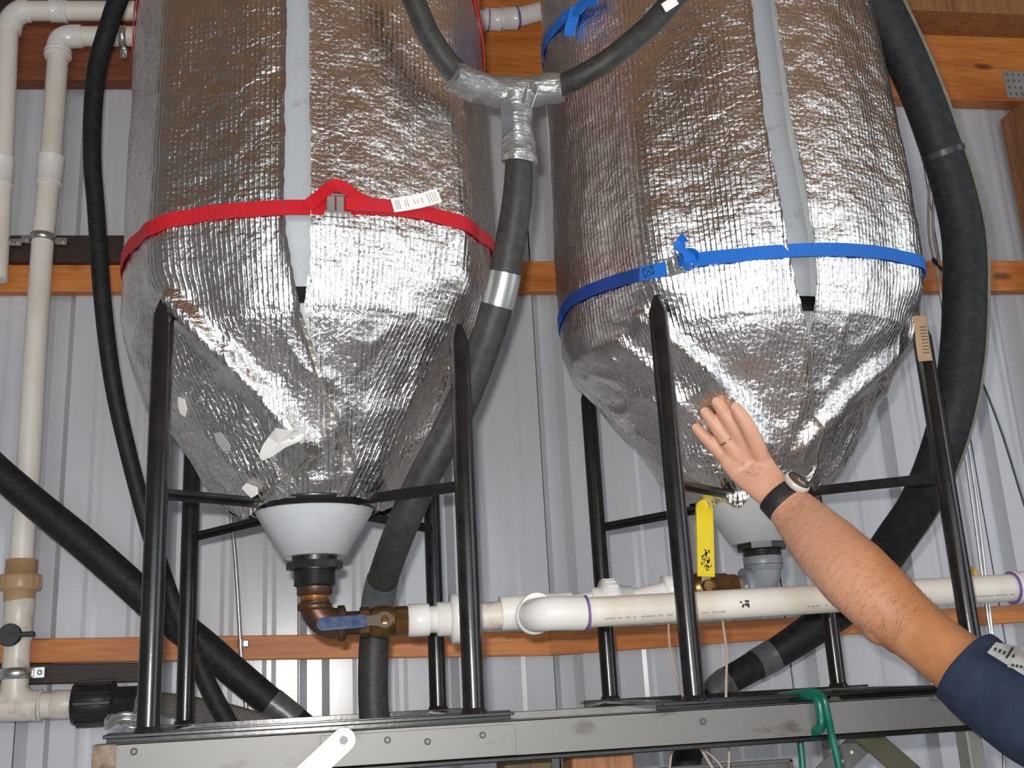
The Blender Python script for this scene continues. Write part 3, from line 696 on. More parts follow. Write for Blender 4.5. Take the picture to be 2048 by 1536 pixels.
# duct tape over the fork: crumpled layers
def crumple(o, amp, sc, seed):
    me = o.data
    for v_ in me.vertices:
        p = v_.co*sc+V(seed, 0, 0); v_.co += V(noise.noise(p), noise.noise(p+V(9, 0, 0)), noise.noise(p+V(0, 9, 0)))*amp
def tapeover(L, w, name, seed, m='tape', amp=.0035):
    P = [W(a, b, y) for a, b, y in L]; Q = spline(P, 8); rs = [rpx(a, p)+.003 for a, p in zip(w, P)]; R = []
    for i in range(len(Q)):
        t = i/8; k = min(int(t), len(rs)-2); R.append(rs[k]+(rs[k+1]-rs[k])*(t-k))
    o = MB().tube(Q, R, 40).build(name, M[m], yr); crumple(o, amp, 42, seed); tag(o, 'silver duct tape wrap'); return o
tapeover([(905, 152, 1.765), (925, 160, 1.775), (955, 174, 1.79), (1000, 184, 1.80), (1045, 186, 1.80), (1085, 180, 1.79), (1124, 174, 1.775)], [52, 54, 56, 60, 60, 52, 50], 'tape_wrap', 2)
tapeover([(1035, 185, 1.79), (1034, 215, 1.80), (1034, 245, 1.80), (1036, 285, 1.81), (1038, 312, 1.812), (1037, 325, 1.815)], [58, 56, 52, 60, 64, 64], 'tape_wrap', 7)
P = spline([W(1048, 205, 1.765), W(1052, 180, 1.762), W(1062, 170, 1.76), W(1070, 182, 1.762), W(1060, 215, 1.77)], 6)
MB().ribbon(P, [V(.4, -.6, .3)]*len(P), .012, .0015).build('tape_fold', M['tapes'], yr)
P = [W(a, b, y) for a, b, y in ((1012, 205, 1.768), (1014, 260, 1.775))]; MB().ribbon(spline(P, 4), [V(1, 0, 0)]*5, .021, .001).build('tape_strip', M['taped'], yr)
i0 = int(4.55*8); sleeve(Q, R, i0, i0+6, M['tapes'], 'tape_band', yr, .002, 'bright silver tape band')
sleeve(Q, R, int(11.5*8), int(12.6*8), M['taped'], 'tape_band', yr, .002, 'dull grey tape band')
tg = MB().box(place(W(1340, 8, 1.655), CAM-W(1340, 8, 1.655), (.8, 0, .6)), .028, .018, .002, .0005).build('pipe_label', M['label'], yr); tag(tg, 'small white printed sticker')
# the fat hose on the right
r_ = hroot('foam_covered_hose', W(1410, 1410, 2.6), 'fattest black foam hose curving down beyond the right tank')
o, Q, R = hose('hose', [(1700, -110, 1.86), (1752, -10, 1.88), (1800, 85, 1.90), (1846, 190, 1.93), (1882, 290, 1.96), (1910, 380, 1.98), (1930, 480, 2.0), (1932, 600, 2.02), (1926, 710, 2.04), (1908, 820, 2.06), (1878, 920, 2.10), (1838, 1010, 2.18), (1790, 1080, 2.27), (1735, 1160, 2.42), (1690, 1212, 2.52), (1620, 1262, 2.58), (1550, 1308, 2.62), (1490, 1342, 2.62), (1440, 1374, 2.62), (1408, 1420, 2.62), (1385, 1480, 2.62), (1362, 1560, 2.62)],
    [88, 88, 86, 84, 84, 86, 88, 90, 90, 88, 84, 80, 78, 76, 72, 66, 60, 56, 54, 56, 58, 58], M['foam'], None, seg=36, root=r_)
sleeve(Q, R, int(16*8), int(16*8)+5, M['taped'], 'tape_band', r_, .002, 'grey tape band')
sleeve(Q, R, int(17.7*8), int(18.5*8), M['taped'], 'tape_band', r_, .002, 'grey tape band at the bend')
sleeve(Q, R, 33, 34, M['blackp'], 'joint_ring', r_, .0008)
# pale split along the outer side of the foam
q = []
for i in range(0, len(Q)-64):
    T = (Q[min(i+1, len(Q)-1)]-Q[max(i-1, 0)]).normalized(); d = T.cross((CAM-Q[i]).normalized()).normalized()
    if d.x < 0: d = -d
    q.append((Q[i]+d*(R[i]*.93)+(CAM-Q[i]).normalized()*R[i]*.38, d))
M['split'] = noisy('pale_foam_edge', (.17, .165, .12), (.24, .23, .17), 40, .6)
tag(MB().ribbon([a for a, _ in q], [(CAM-a).normalized()*.9+d*-.45 for a, d in q], .012, .001).build('split_edge', M['split'], r_), 'pale slit edge of the foam')

# white pipes on the wall at left
def pipe_seg(b, p0, p1, r, seg=28): b.lathe(place(p0, p1-p0), [(r, 0), (r, (p1-p0).length)], seg)
def socket(b, p, d, r, L, lip=.0015):
    b.lathe(place(p-Vector(d).normalized()*L/2, d), [(r, 0), (r+lip, .001), (r+lip, .004), (r, .006), (r, L-.006), (r+lip, L-.004), (r+lip, L-.001), (r, L)], 32)
def clamp(P, d, r, root, name='pipe_clamp', wdt=.02, ears=(1, 1), earlen=.03, back=.03):
    """steel saddle clamp around a pipe at P along d with screwed ears"""
    x, y, z = frame_from(d, (1, 0, 0) if abs(Vector(d).normalized().x) < .7 else (0, 0, 1)); b = MB()
    b.lathe(place(P-z*wdt/2, d), [(r+.0006, 0), (r+.004, 0), (r+.0055, wdt*.5), (r+.004, wdt), (r+.0006, wdt)], 32, cap=False)
    for s_, on in ((1, ears[0]), (-1, ears[1])):
        if on:
            c = P+x*s_*(r+earlen/2); c.y = P.y+r*.6-.004
            b.box(mtx(c, x, z, x.cross(z)), earlen, wdt, .003, .0008)
            b.lathe(place(c+V(0, -.001, 0)+x*s_*earlen*.12, (0, -1, 0)), [(.006, 0), (.006, .002), (.003, .0035)], 12)
    return b.build(name, M['zinc'], root)
PB = BX-.03-.032
wp = empty('white_drop_pipe', W(30, 1340, PB), 'white drop pipe with elbow, tan union and black handled valve at left', 'pipe')
top = W(118, 82, PB); D = [W(118, 82, PB), W(100, 340, PB), W(86, 475, PB), W(70, 700, PB), W(57, 930, PB), W(44, 1100, PB), W(40, 1205, PB), W(32, 1330, PB), W(28, 1405, PB)]
rr = .0285
b = MB(); b.tube([D[0]+V(.0, 0, -.05)]+D[1:7], rr, 28); b.build('pipe', M['pvc'], wp)
e0 = W(128, 74, PB)
b = MB(); P = spline([W(165, 73, PB), W(140, 74, PB), W(122, 82, PB), W(116, 102, PB), W(114, 118, PB)], 6); b.tube(P, .033, 28); b.build('elbow', M['pvcw'], wp)
pend = W(300, 73, PB); b = MB(); pipe_seg(b, W(150, 73, PB), pend, rr); b.build('pipe', M['pvc'], wp)
b = MB(); socket(b, W(100, 342, PB), D[1]-D[2], .034, .085); b.build('coupling', M['pvcw'], wp)
b = MB(); socket(b, W(116, 108, PB), D[0]-D[1], .036, .018); b.build('elbow_lip', M['pvcw'], wp)
dn = (D[4]-D[5]).normalized(); c = W(41, 1160, PB)
b = MB(); b.lathe(place(c-dn*.052, dn), [(.034, 0), (.036, .002), (.036, .026), (.047, .028), (.0485, .032), (.0485, .060), (.047, .064), (.037, .066), (.037, .100), (.035, .102)], 40)
for k in range(16):
    a = 2*pi*k/16; x_, y_, z_ = frame_from(dn); p = c+(x_*cos(a)+y_*sin(a))*.0485-dn*.006; b.box(mtx(p, x_*cos(a)+y_*sin(a), y_*cos(a)-x_*sin(a), z_), .003, .006, .026, .0008)
b.build('union', M['tan'], wp)
b = MB(); c = W(36, 1240, PB); socket(b, c, dn, .034, .10); b.build('valve_body', M['pvc_dirty'], wp)
b = MB(); pipe_seg(b, W(36, 1260, PB), W(28, 1398, PB), .031); b.build('pipe', M['pvc_dirty'], wp)
b = MB(); hc = W(20, 1270, PB-.045); b.lathe(place(hc+V(0, .03, 0), (0, -1, 0)), [(.014, 0), (.014, .02), (.026, .022), (.027, .035), (.024, .04)], 28); b.box(place(hc+V(.028, -.006, 0), (0, -1, 0), (1, 0, 0)), .06, .012, .010, .003); b.build('valve_handle', M['blackp'], wp)
clamp(W(86, 477, PB), D[2]-D[1], .0285, wp)
clamp(W(33, 1347, PB), D[7]-D[6], .031, wp, wdt=.026)
clamp(W(247, 75, PB), V(1, 0, 0), .0285, wp, ears=(0, 1), wdt=.02)
b = MB(); tz = W(28, 1412, PB); P = [W(-60, 1412, PB), W(28, 1412, PB), W(78, 1411, PB)]; b.tube(P, .036, 28)
P = spline([W(30, 1385, PB), W(36, 1400, PB), W(60, 1410, PB)], 4); b.tube(P, .034, 24); b.build('tee', M['pvc_dirty'], wp)
b = MB(); b.tube([W(76, 1411, PB), W(150, 1409, PB)], .030, 28); b.lathe(place(W(103, 1410, PB), (1, 0, 0)), [(.031, 0), (.034, .002), (.034, .055), (.031, .057)], 28); b.lathe(place(W(80, 1411, PB), (1, 0, 0)), [(.038, 0), (.038, .005)], 28); b.build('pipe', M['pvc_dirty'], wp)
# second white pipe at the very edge
wp2 = empty('white_drop_pipe', W(5, 470, PB-.01), 'white pipe with elbow at the extreme top left corner', 'pipe')
P1 = PB-.005
b = MB(); b.tube([W(16, 55, P1), W(4, 320, P1), W(-8, 560, P1)], rr, 28); b.tube([W(50, 22, P1), W(320, 22, P1)], rr, 28); b.build('pipe', M['pvc'], wp2)
b = MB(); b.tube(spline([W(60, 22, P1), W(42, 24, P1), W(25, 38, P1), W(18, 60, P1)], 6), .033, 28); b.build('elbow', M['pvcw'], wp2)
b = MB(); socket(b, W(118, 22, P1), V(1, 0, 0), .033, .045); b.build('coupling', M['pvcw'], wp2)
b = MB(); socket(b, W(1, 345, P1), W(4, 320, P1)-W(-8, 560, P1), .033, .085); b.build('coupling', M['pvcw'], wp2)
clamp(W(-6, 480, PB), V(0, 0, 1), .0285, wp2, ears=(1, 0))
# pipe between the tank tops
wp3 = empty('white_pipe', W(1020, 40, 2.75), 'white pipe with coupling and purple primer between the tank tops', 'pipe')
YP = 2.80; b = MB(); b.tube([W(900, 40, YP), W(1000, 38, YP), W(1030, 36, YP), W(1160, 2, YP)], .0285, 28); b.build('pipe', M['pvcw'], wp3)
b = MB(); socket(b, W(985, 39, YP), V(1, 0, .02), .034, .05); socket(b, W(1018, 37, YP), V(1, 0, .12), .034, .045); b.build('coupling', M['pvcw'], wp3)
MB().lathe(place(W(975, 40, YP), (1, 0, 0)), [(.0352, 0), (.0355, .004)], 28).build('primer_ring', M['purple'], wp3); MB().lathe(place(W(1032, 35, YP), (1, 0, .25)), [(.0345, 0), (.0345, .006)], 28).build('primer_ring', M['purple'], wp3)
# black quick coupling and braided hose on the rail
bh = empty('braided_hose', W(300, 1420, 2.6), 'braided drain hose with black coupling leaving the white tee', 'hose')
ya = PB
b = MB(); b.lathe(place(W(143, 1409, ya), (1, 0, 0)), [(.030, 0), (.047, .004), (.050, .012), (.052, .05), (.050, .095), (.044, .1), (.036, .104), (.036, .15), (.030, .152)], 40)
for k in range(12):
    a = 2*pi*k/12; p = W(143, 1409, ya)+V(.055, .052*cos(a), .052*sin(a)); b.box(mtx(p, V(1, 0, 0), V(0, -sin(a), cos(a)), V(0, cos(a), sin(a))), .085, .010, .006, .002)
b.build('coupling', M['blackp'], bh)
b = MB(); b.lathe(place(W(247, 1407, ya), (1, 0, 0)), [(.024, 0), (.026, .004), (.026, .05), (.024, .052)], 28); b.box(Matrix.Translation(W(283, 1388, ya)), .015, .02, .018, .002); b.build('hose_clamp', M['zinc'], bh)
P = pxpath([(262, 1408, ya), (320, 1408, ya-.03), (370, 1414, ya-.08), (420, 1424, ya-.14), (470, 1436, ya-.2), (530, 1456, ya-.22), (600, 1490, ya-.22), (680, 1550, ya-.22)], 10)
b = MB(); b.tube(P, .0275, 28); b.build('hose', M['braid'], bh)
# stacked steel rings lying at the left end of the rail
P0 = W(258, 1452, 1.95); 
cr = tag(MB().tube([P0+V(.035*cos(a), .05*sin(a), .006*sin(a*3)+.004*a/pi) for a in [k*pi/14 for k in range(57)]], .004, 10).build('wire_coil', M['zinc']), 'small bright wire coil on the left end of the rail', 'coil')

# ------------------------------------------------------------------ outlet plumbing, left tank
def thread(r0, r1, z0, z1, n):
    L = []
    for k in range(n): a = z0+(z1-z0)*k/n; h = (z1-z0)/n; L += [(r0, a), (r1, a+h*.35), (r1, a+h*.5), (r0, a+h*.9)]
    return L
def hexn(b, m, r, z0, z1, sides=8):
    o = [(r*cos(2*pi*k/sides), r*sin(2*pi*k/sides)) for k in range(sides)]
    b.prism(m @ Matrix.Translation((0, 0, z0)), o, z1-z0)
dv = empty('drain_assembly', (T1.ax, T1.ay, 1.66), 'drain fittings below the left tank with blue handled brass ball valve', 'valve')
m0 = Matrix.Translation((T1.ax, T1.ay, 0))
b = MB(); hexn(b, m0, .054, 1.788, 1.802, 8); b.lathe(m0, [(.042, 1.802), (.044, 1.815), (.044, 1.822)], 32); b.lathe(m0, [(.046, 1.786), (.046, 1.789)], 32)
b.lathe(m0, [(.034, 1.754)]+thread(.0385, .0405, 1.757, 1.787, 6)+[(.038, 1.788)], 32); b.build('bulkhead_fitting', M['blackp'], dv)
b = MB(); b.lathe(m0, [(.030, 1.738), (.034, 1.741), (.034, 1.758)], 32); b.build('reducer', M['iron'], dv)
b = MB(); b.lathe(m0, thread(.026, .0275, 1.728, 1.742, 4), 28); tag(b.build('thread', M['copper'], dv), 'bare orange thread')
zl = 1.684
b = MB(); b.lathe(m0, [(.027, 1.709), (.033, 1.711), (.033, 1.722), (.028, 1.725), (.0265, 1.733)], 32)
ax_ = V(T1.ax, T1.ay, 0)
b.tube([ax_+V(.042-.042*cos(a), 0, zl+.042-.042*sin(a)) for a in [k*pi/2/10 for k in range(11)]], .029, 32)
b.lathe(place(ax_+V(.042, 0, zl), (1, 0, 0)), [(.030, 0), (.034, .002), (.034, .014), (.030, .016), (.022, .018), (.022, .045)], 32)
b.tube([ax_+V(0, 0, 1.715), ax_+V(0, 0, zl+.040)], .029, 32)
b.build('elbow', M['iron'], dv)
def ball_valve(o, root, L=.085):
    b = MB(); mm = place(o, (1, 0, 0), (0, 0, 1))
    hexn(b, mm, .029, 0, .018, 8); b.lathe(mm, [(.022, .016), (.027, .024), (.0305, .036), (.031, .045), (.0305, .054), (.027, .066), (.023, .07)], 36); hexn(b, mm, .028, .068, L, 8)
    b.lathe(place(o+V(.045, 0, 0), (0, -1, 0)), [(.013, .02), (.013, .038), (.010, .042)], 24)
    return b.build('valve_body', M['brass'], root)
vo = ax_+V(.085, 0, zl); ball_valve(vo, dv, .092)
st = vo+V(.045, -.043, 0)
def lever(root, st, d, gripm, label, L0=.034, L1=.115, w=.021):
    """flat lever with vinyl grip, pivot at st along direction d"""
    d = Vector(d).normalized(); n = (V(0, -1, 0)+V(0, 0, .30)+V(.08, 0, 0)); n = (n-d*n.dot(d)).normalized(); s_ = n.cross(d)
    b = MB(); F = mtx(st, d, s_, n); o = [(.016*cos(a), .016*sin(a)) for a in [radians(60+k*15) for k in range(17)]] + [(.014, -.011), (L0+.004, -.009), (L0+.004, .009), (.014, .011)]
    b.prism(F, o, .003)
    h = b.build('lever', M['chrome'], root)
    g = MB(); o = [(L0, -w/2), (L1-w/2, -w/2)] + [(L1-w/2+w/2*cos(a), w/2*sin(a)) for a in [radians(-75+k*15) for k in range(11)]] + [(L1-w/2, w/2), (L0, w/2)]
    g.prism(mtx(st-n*.002, d, s_, n), o, .008); gg = g.build('grip', gripm, h); tag(gg, label)
    mod = gg.modifiers.new('b', 'BEVEL'); mod.width = .0025; mod.segments = 3; mod.limit_method = 'ANGLE'
    q = MB(); hexn(q, mtx(st+n*.003, d, s_, n), .008, 0, .005, 6); q.build('nut', M['brass'], h)
    q = MB(); q.lathe(mtx(st+n*.003, d, s_, n), [(.004, 0), (.0042, .008)], 14); q.build('stem', M['brass'], h)
    return h
lever(dv, st, V(-1, 0, -.035), M['bluev'], 'worn blue vinyl grip', .034, .128, .026)
# white union train behind the front leg, tee and forward elbow
pv = empty('white_drain_manifold', W(1200, 1235, 2.09), 'long white drain pipe running right from the left tank valve', 'pipe')
a_ = vo+V(.092, 0, 0); xt = W(1045, 1225, T1.ay)
b = MB(); b.lathe(place(a_, (1, 0, 0)), [(.026, 0), (.0315, .002), (.0315, .040), (.030, .042), (.026, .043), (.026, .060)], 32); b.build('adaptor', M['pvcw'], pv)
b = MB(); b.lathe(place(a_+V(.057, 0, 0), (1, 0, 0)), [(.030, 0), (.033, .002), (.033, .024), (.035, .026), (.048, .028), (.048, .052), (.040, .055), (.033, .057), (.033, .078), (.028, .080)], 40); b.build('union', M['pvcw'], pv)
b = MB(); b.tube([a_+V(.13, 0, 0), V(xt.x, T1.ay, xt.z)], .0265, 28); b.build('pipe', M['pvc_dirty'], pv)
b = MB(); b.tube([V(xt.x-.045, T1.ay, xt.z), V(xt.x+.10, T1.ay, xt.z+.003)], .0335, 32); b.tube([V(xt.x+.02, T1.ay, xt.z), V(xt.x+.02, T1.ay-.05, xt.z)], .0335, 32); b.build('tee', M['pvcw'], pv)
YL = T1.ay-.09
eb = W(1078, 1228, YL); b = MB()
b.tube(spline([V(eb.x, T1.ay-.035, eb.z), V(eb.x+.001, YL+.03, eb.z), V(eb.x+.012, YL+.006, eb.z), V(eb.x+.035, YL-.002, eb.z), W(1166, 1226, YL)], 7), .0325, 32)
b.lathe(place(V(eb.x, T1.ay-.03, eb.z), (0, -1, 0)), [(.033, 0), (.036, .002), (.036, .018), (.033, .02)], 32)
b.build('elbow', M['pvcw'], pv)
L0, L1 = W(1160, 1226, YL), W(2062, 1173, YL); b = MB(); b.tube([L0, L0.lerp(L1, .5), L1], .0285, 32); b.build('long_pipe', M['pvc'], pv)
d_ = (L1-L0).normalized()
MB().lathe(place(W(1170, 1226, YL), d_), [(.0335, 0), (.0335, .004)], 32).build('primer_ring', M['purple'], pv); MB().lathe(place(W(2022, 1176, YL), d_), [(.034, 0), (.034, .003)], 32).build('primer_ring', M['purple'], pv)
b = MB(); socket(b, W(2050, 1174, YL), d_, .0335, .06); b.build('coupling', M['pvcw'], pv)
b = MB(); rnd = random.Random(4)
x_, y_, z_ = frame_from(d_, (0, 0, 1))      # x_ up-ish, y_ sideways
def on_pipe(px, py, h, w_, dx=0):
    c = W(px, py, YL); t_ = (c-L0).dot(d_); q = L0+d_*t_; a = -.55
    return q
def pipe_print(px0, px1, ang, size, txtlen, bb):
    px = px0
    while px < px1:
        w_ = rnd.uniform(2.5, 4.5)
        if rnd.random() > .2:
            c = L0+d_*((W(px, 1226-(px-1160)*.0588, YL)-L0).dot(d_)); n = V(0, -cos(ang), 0)+V(0, 0, -sin(ang)); n = (n-d_*n.dot(d_)).normalized()
            bb.box(mtx(c+n*.0288, d_, n.cross(d_), n), w_*.0009, size, .0004)
        px += w_+1.5
for a, c in ((1195, 1300), (1310, 1345), (1395, 1440), (1605, 1690), (1925, 2010)): q = MB(); pipe_print(a, c, .55, .0035, 0, q); q.build('printed_lettering', M['inkgrey'], pv)
b = MB()
for k in range(12):
    px, py = 1478+rnd.uniform(-8, 8), 1219; c = L0+d_*((W(px, 1207, YL)-L0).dot(d_)); an = rnd.uniform(-.1, .3); n = V(0, -cos(an), -sin(an)); n = (n-d_*n.dot(d_)).normalized(); b.box(mtx(c+n*.0288, d_, n.cross(d_), n), .004, .004, .0004)
b.build('black_smudge', M['ink'], pv)

# ------------------------------------------------------------------ outlet plumbing, right tank
dw = empty('drain_assembly', (T2.ax, T2.ay, 1.66), 'drain fittings below the right tank with yellow handled brass valve', 'valve')
m0 = Matrix.Translation((T2.ax, T2.ay, 0)); zr = W(1540, 1172, T2.ay).z
b = MB(); hexn(b, m0, .054, 1.800, 1.814, 8); b.lathe(m0, [(.044, 1.812), (.044, 1.824)], 32); b.lathe(m0, [(.036, 1.758)]+thread(.0385, .0405, 1.765, 1.800, 6)+[(.038, 1.801)], 32); b.build('bulkhead_fitting', M['blackp'], dw)
b = MB(); b.lathe(m0, [(.034, zr+.03), (.040, zr+.034), (.041, zr+.060), (.038, zr+.064)], 32)
b.lathe(m0, [(.030, zr+.06), (.034, 1.762)], 28)
a2 = V(T2.ax, T2.ay, 0); b.tube([a2+V(-(.036-.036*cos(a)), 0, zr+.036-.036*sin(a)) for a in [k*pi/2/10 for k in range(11)]], .035, 32); b.lathe(place(a2+V(-.034, 0, zr), (-1, 0, 0)), [(.036, 0), (.038, .002), (.038, .016), (.030, .018)], 32)
b.build('elbow', M['greyp'], dw)
b = MB(); b.lathe(place(a2+V(-.05, 0, zr), (-1, 0, 0)), [(.024, 0), (.024, .05)], 28); b.build('nipple', M['zinc'], dw)
v2 = W(1395, 1182, T2.ay); ball_valve(V(v2.x-.035, T2.ay, zr+.002), dw, .10)
b = MB(); hexn(b, place(V(v2.x+.065, T2.ay, zr), (1, 0, 0)), .027, 0, .02, 8); b.lathe(place(V(v2.x+.085, T2.ay, zr), (1, 0, 0)), [(.022, 0), (.022, .02)], 24); b.build('nipple', M['brass'], dw)
st2 = W(1412, 1192, T2.ay-.03)
h_ = lever(dw, st2, (W(1408, 1030, T2.ay-.03)-st2), M['yellow'], 'yellow vinyl grip with worn black print', .038, .198, .038)
b = MB(); rn = random.Random(2)
gd = (W(1408, 1030, T2.ay-.03)-st2).normalized(); gs = V(0, -1, 0).cross(gd)
for k in range(34):
    q = st2+gd*rn.uniform(.052, .095)+gs*rn.gauss(0, .005); b.box(mtx(q+V(0, -.0068, -.001), gd, gs, V(0, -1, 0)), rn.uniform(.002, .006), rn.uniform(.001, .004), .0006)
b.build('worn_print', M['ink'], h_)
# white union behind
b = MB(); ux = W(1215, 1205, T2.ay); zu = ux.z
b.lathe(place(V(ux.x-.035, T2.ay, zu), (1, 0, 0)), [(.028, 0), (.031, .002), (.031, .020), (.046, .024), (.046, .052), (.035, .055), (.031, .085), (.027, .087)], 40)
for k in range(18):
    a = 2*pi*k/18; p = V(ux.x+.003, T2.ay+.046*cos(a), zu+.046*sin(a)); b.box(mtx(p, V(1, 0, 0), V(0, -sin(a), cos(a)), V(0, cos(a), sin(a))), .024, .005, .003, .0008)
b.build('union', M['pvcw'], dw)
b = MB(); b.tube([V(xt.x+.08, T2.ay, xt.z+.003), V(ux.x-.03, T2.ay, zu), V(ux.x+.05, T2.ay, zu), V(v2.x-.03, T2.ay, zr)], .024, 28); b.lathe(place(V(v2.x-.075, T2.ay, zr), (1, 0, 0)), [(.024, 0), (.030, .002), (.030, .042), (.026, .044)], 32); b.build('pipe', M['pvcw'], dw)

# ================================================================== rail under the stands
rl = empty('steel_rail', W(1000, 1470, 1.86), 'long galvanised steel rail carrying both tank stands', 'rail')
YR = 1.845
A, B = W(186, 1476, YR), W(1960, 1362, YR); C_, D_ = W(186, 1524, YR), W(1960, 1408, YR)
A, B = V(A.x, YR, 1.4965), V(W(1985, 1362, YR).x, YR, 1.4965); hgt = .058
b = MB(); L = (B-A).length
b.box(Matrix.Translation(((A.x+B.x)/2, YR+.0015, 1.4965-hgt/2)), L, .003, hgt, .0008); b.box(Matrix.Translation(((A.x+B.x)/2, YR+.025, 1.495)), L, .05, .003, .0006); b.box(Matrix.Translation(((A.x+B.x)/2, YR+.025, 1.4965-hgt+.0015)), L, .05, .003, .0006)
b.build('channel', M['rail'], rl)
b = MB(); b.box(Matrix.Translation(((A.x+B.x)/2, YR-.001, 1.4965-hgt-.003)), L, .012, .008, .002); b.build('lower_edge', M['black'], rl)
b = MB(); b.box(Matrix.Translation((A.x+.018, YR-.0018, 1.4965-hgt/2)), .036, .0015, hgt*.96, .0004); tag(b.build('rust_patch', M['rust'], rl), 'rusty brown end of the rail')
b = MB(); q = W(1030, 1458, YR).x; b.box(Matrix.Translation(((q+W(640, 1480, YR).x)/2, YR-.0015, 1.4965-hgt/2-.002)), q-W(640, 1480, YR).x, .003, hgt*.84, .0006); b.build('splice_plate', M['rail'], rl)
for px, py in ((775, 1480), (855, 1483), (965, 1470), (1406, 1443), (1871, 1397), (268, 1503)):
    p = W(px, py, YR-.003); MB().lathe(place(p, (0, -1, 0)), [(.0055, 0), (.0055, .0015), (.003, .003)], 14).build('rivet', M['greym'], rl)
rb = empty('steel_rail', V(.5, 2.42, 1.44), 'rear galvanised rail half hidden behind the front rail', 'rail')
b = MB(); b.box(Matrix.Translation(((A.x+B.x)/2, 2.40, 1.4965-.029)), L, .003, .058, .0008); b.box(Matrix.Translation(((A.x+B.x)/2, 2.425, 1.495)), L, .05, .003, .0006); b.build('channel', M['galv'], rb)
b = MB(); b.box(Matrix.Translation(((A.x+B.x)/2, 2.399, 1.4965-.061)), L, .012, .006, .001); b.build('lower_edge', M['black'], rb)
# diagonal strut bolted to the rail
dg = empty('diagonal_strut', W(640, 1536, YR-.01), 'bright flat steel strut bolted diagonally to the front rail', 'strut')
p0, p1 = W(687, 1480, YR-.006), W(560, 1600, YR-.006); dd = (p1-p0).normalized(); n_ = V(0, -1, 0); F = mtx(p0, dd, n_.cross(dd), n_); w_ = .019
o = [(w_*cos(a), w_*sin(a)) for a in [radians(90+k*15) for k in range(13)]] + [((p1-p0).length+.3, -w_), ((p1-p0).length+.3, w_)]
b = MB(); b.prism(F, o, .004); b.build('bar', M['galv'], dg)
b = MB(); hexn(b, mtx(p0+n_*.004, dd, n_.cross(dd), n_), .007, 0, .005, 6); b.build('bolt', M['greym'], dg)
# olive brace and perforated brace at right
ob = empty('angle_brace', W(1740, 1480, YR+.05), 'olive painted flat brace sloping down to the right below the rail', 'strut')
p0, p1 = W(1655, 1402, YR+.03), W(1860, 1580, YR+.03); b = MB(); b.box(place((p0+p1)/2, p1-p0, (0, -1, 0)), .004, .040, (p1-p0).length, .001); b.box(place((p0+p1)/2, p1-p0, (0, -1, 0)), .012, .004, (p1-p0).length, .001, off=(.004, .02, 0)); b.build('bar', M['olivem'], ob)
MB().lathe(place(W(1664, 1415, YR+.026), (0, -1, 0)), [(.006, 0), (.006, .003)], 14).build('bolt', M['label'], ob)
MB().lathe(place(W(1705, 1452, YR+.027), (0, -1, 0)), [(.010, 0), (.010, .0008)], 18).build('rust_spot', M['copper'], ob)
gb = empty('slotted_brace', W(1700, 1510, 2.2), 'dark grey perforated brace crossing behind the olive brace', 'strut')
p0, p1 = W(1770, 1440, 2.1), W(1600, 1600, 2.1); b = MB(); b.box(place((p0+p1)/2, p1-p0, (0, -1, 0)), .004, .048, (p1-p0).length, .001); b.build('bar', M['greym'], gb)
b = MB()
for k in range(8):
    q = p0.lerp(p1, (k+.7)/9); b.lathe(place(q+V(0, -.003, 0), (0, -1, 0)), [(.0035, 0), (.0035, .001)], 10)
b.build('bolt_holes', M['label'], gb)
# posts below the rail
tag(MB().box(Matrix.Translation((W(1046, 1500, 2.05).x, 2.05, .72)), .088, .088, 1.44, .003).build('wooden_post', M['olive']), 'olive brown timber leg below the rail, left of the orange one', 'post')
pz = W(1197, 1500, 1.96); tag(MB().box(Matrix.Translation((pz.x, 1.97, .72)), .112, .08, 1.435, .003).build('wooden_post', M['orange_z']), 'broad orange timber leg below the rail centre', 'post')
# rail ends are carried on steel posts
for i, (xx, yy) in enumerate(((A.x+.02, 1.87), (A.x+.02, 2.425), (B.x-.05, 1.87), (B.x-.05, 2.425))):
    tag(MB().box(Matrix.Translation((xx, yy, .717)), .03, .04, 1.435, .003).build('steel_post', M['galv']), ('narrow steel post under the left end of the front rail', 'narrow steel post under the left end of the rear rail', 'narrow steel post under the right end of the front rail', 'narrow steel post under the right end of the rear rail')[i], 'post')
# dark tray with bright spots at the bottom
ty = empty('dark_tray', W(1450, 1545, 2.2), 'dark metal box frame just below the rail at bottom centre', 'tray')
p0, p1 = W(1322, 1534, 2.2), W(1578, 1519, 2.2); b = MB(); b.box(Matrix.Translation(((p0.x+p1.x)/2, 2.2, (p0.z+p1.z)/2-.09)), p1.x-p0.x, .004, .17, .001); b.box(Matrix.Translation(((p0.x+p1.x)/2, 2.197, (p0.z+p1.z)/2-.003)), p1.x-p0.x+.01, .012, .008, .002); b.box(Matrix.Translation((p1.x, 2.197, (p0.z+p1.z)/2-.09)), .010, .012, .18, .002); b.box(Matrix.Translation(((p0.x+p1.x)/2, 2.3, (p0.z+p1.z)/2-.17)), p1.x-p0.x, .2, .004, .001)
b.build('frame', M['greym'], ty)
for xx in (p0.x+.01, p1.x-.01):
    MB().box(Matrix.Translation((xx, 2.3, ((p0.z+p1.z)/2-.17)/2)), .012, .012, (p0.z+p1.z)/2-.17, .002).build('leg', M['greym'], ty)
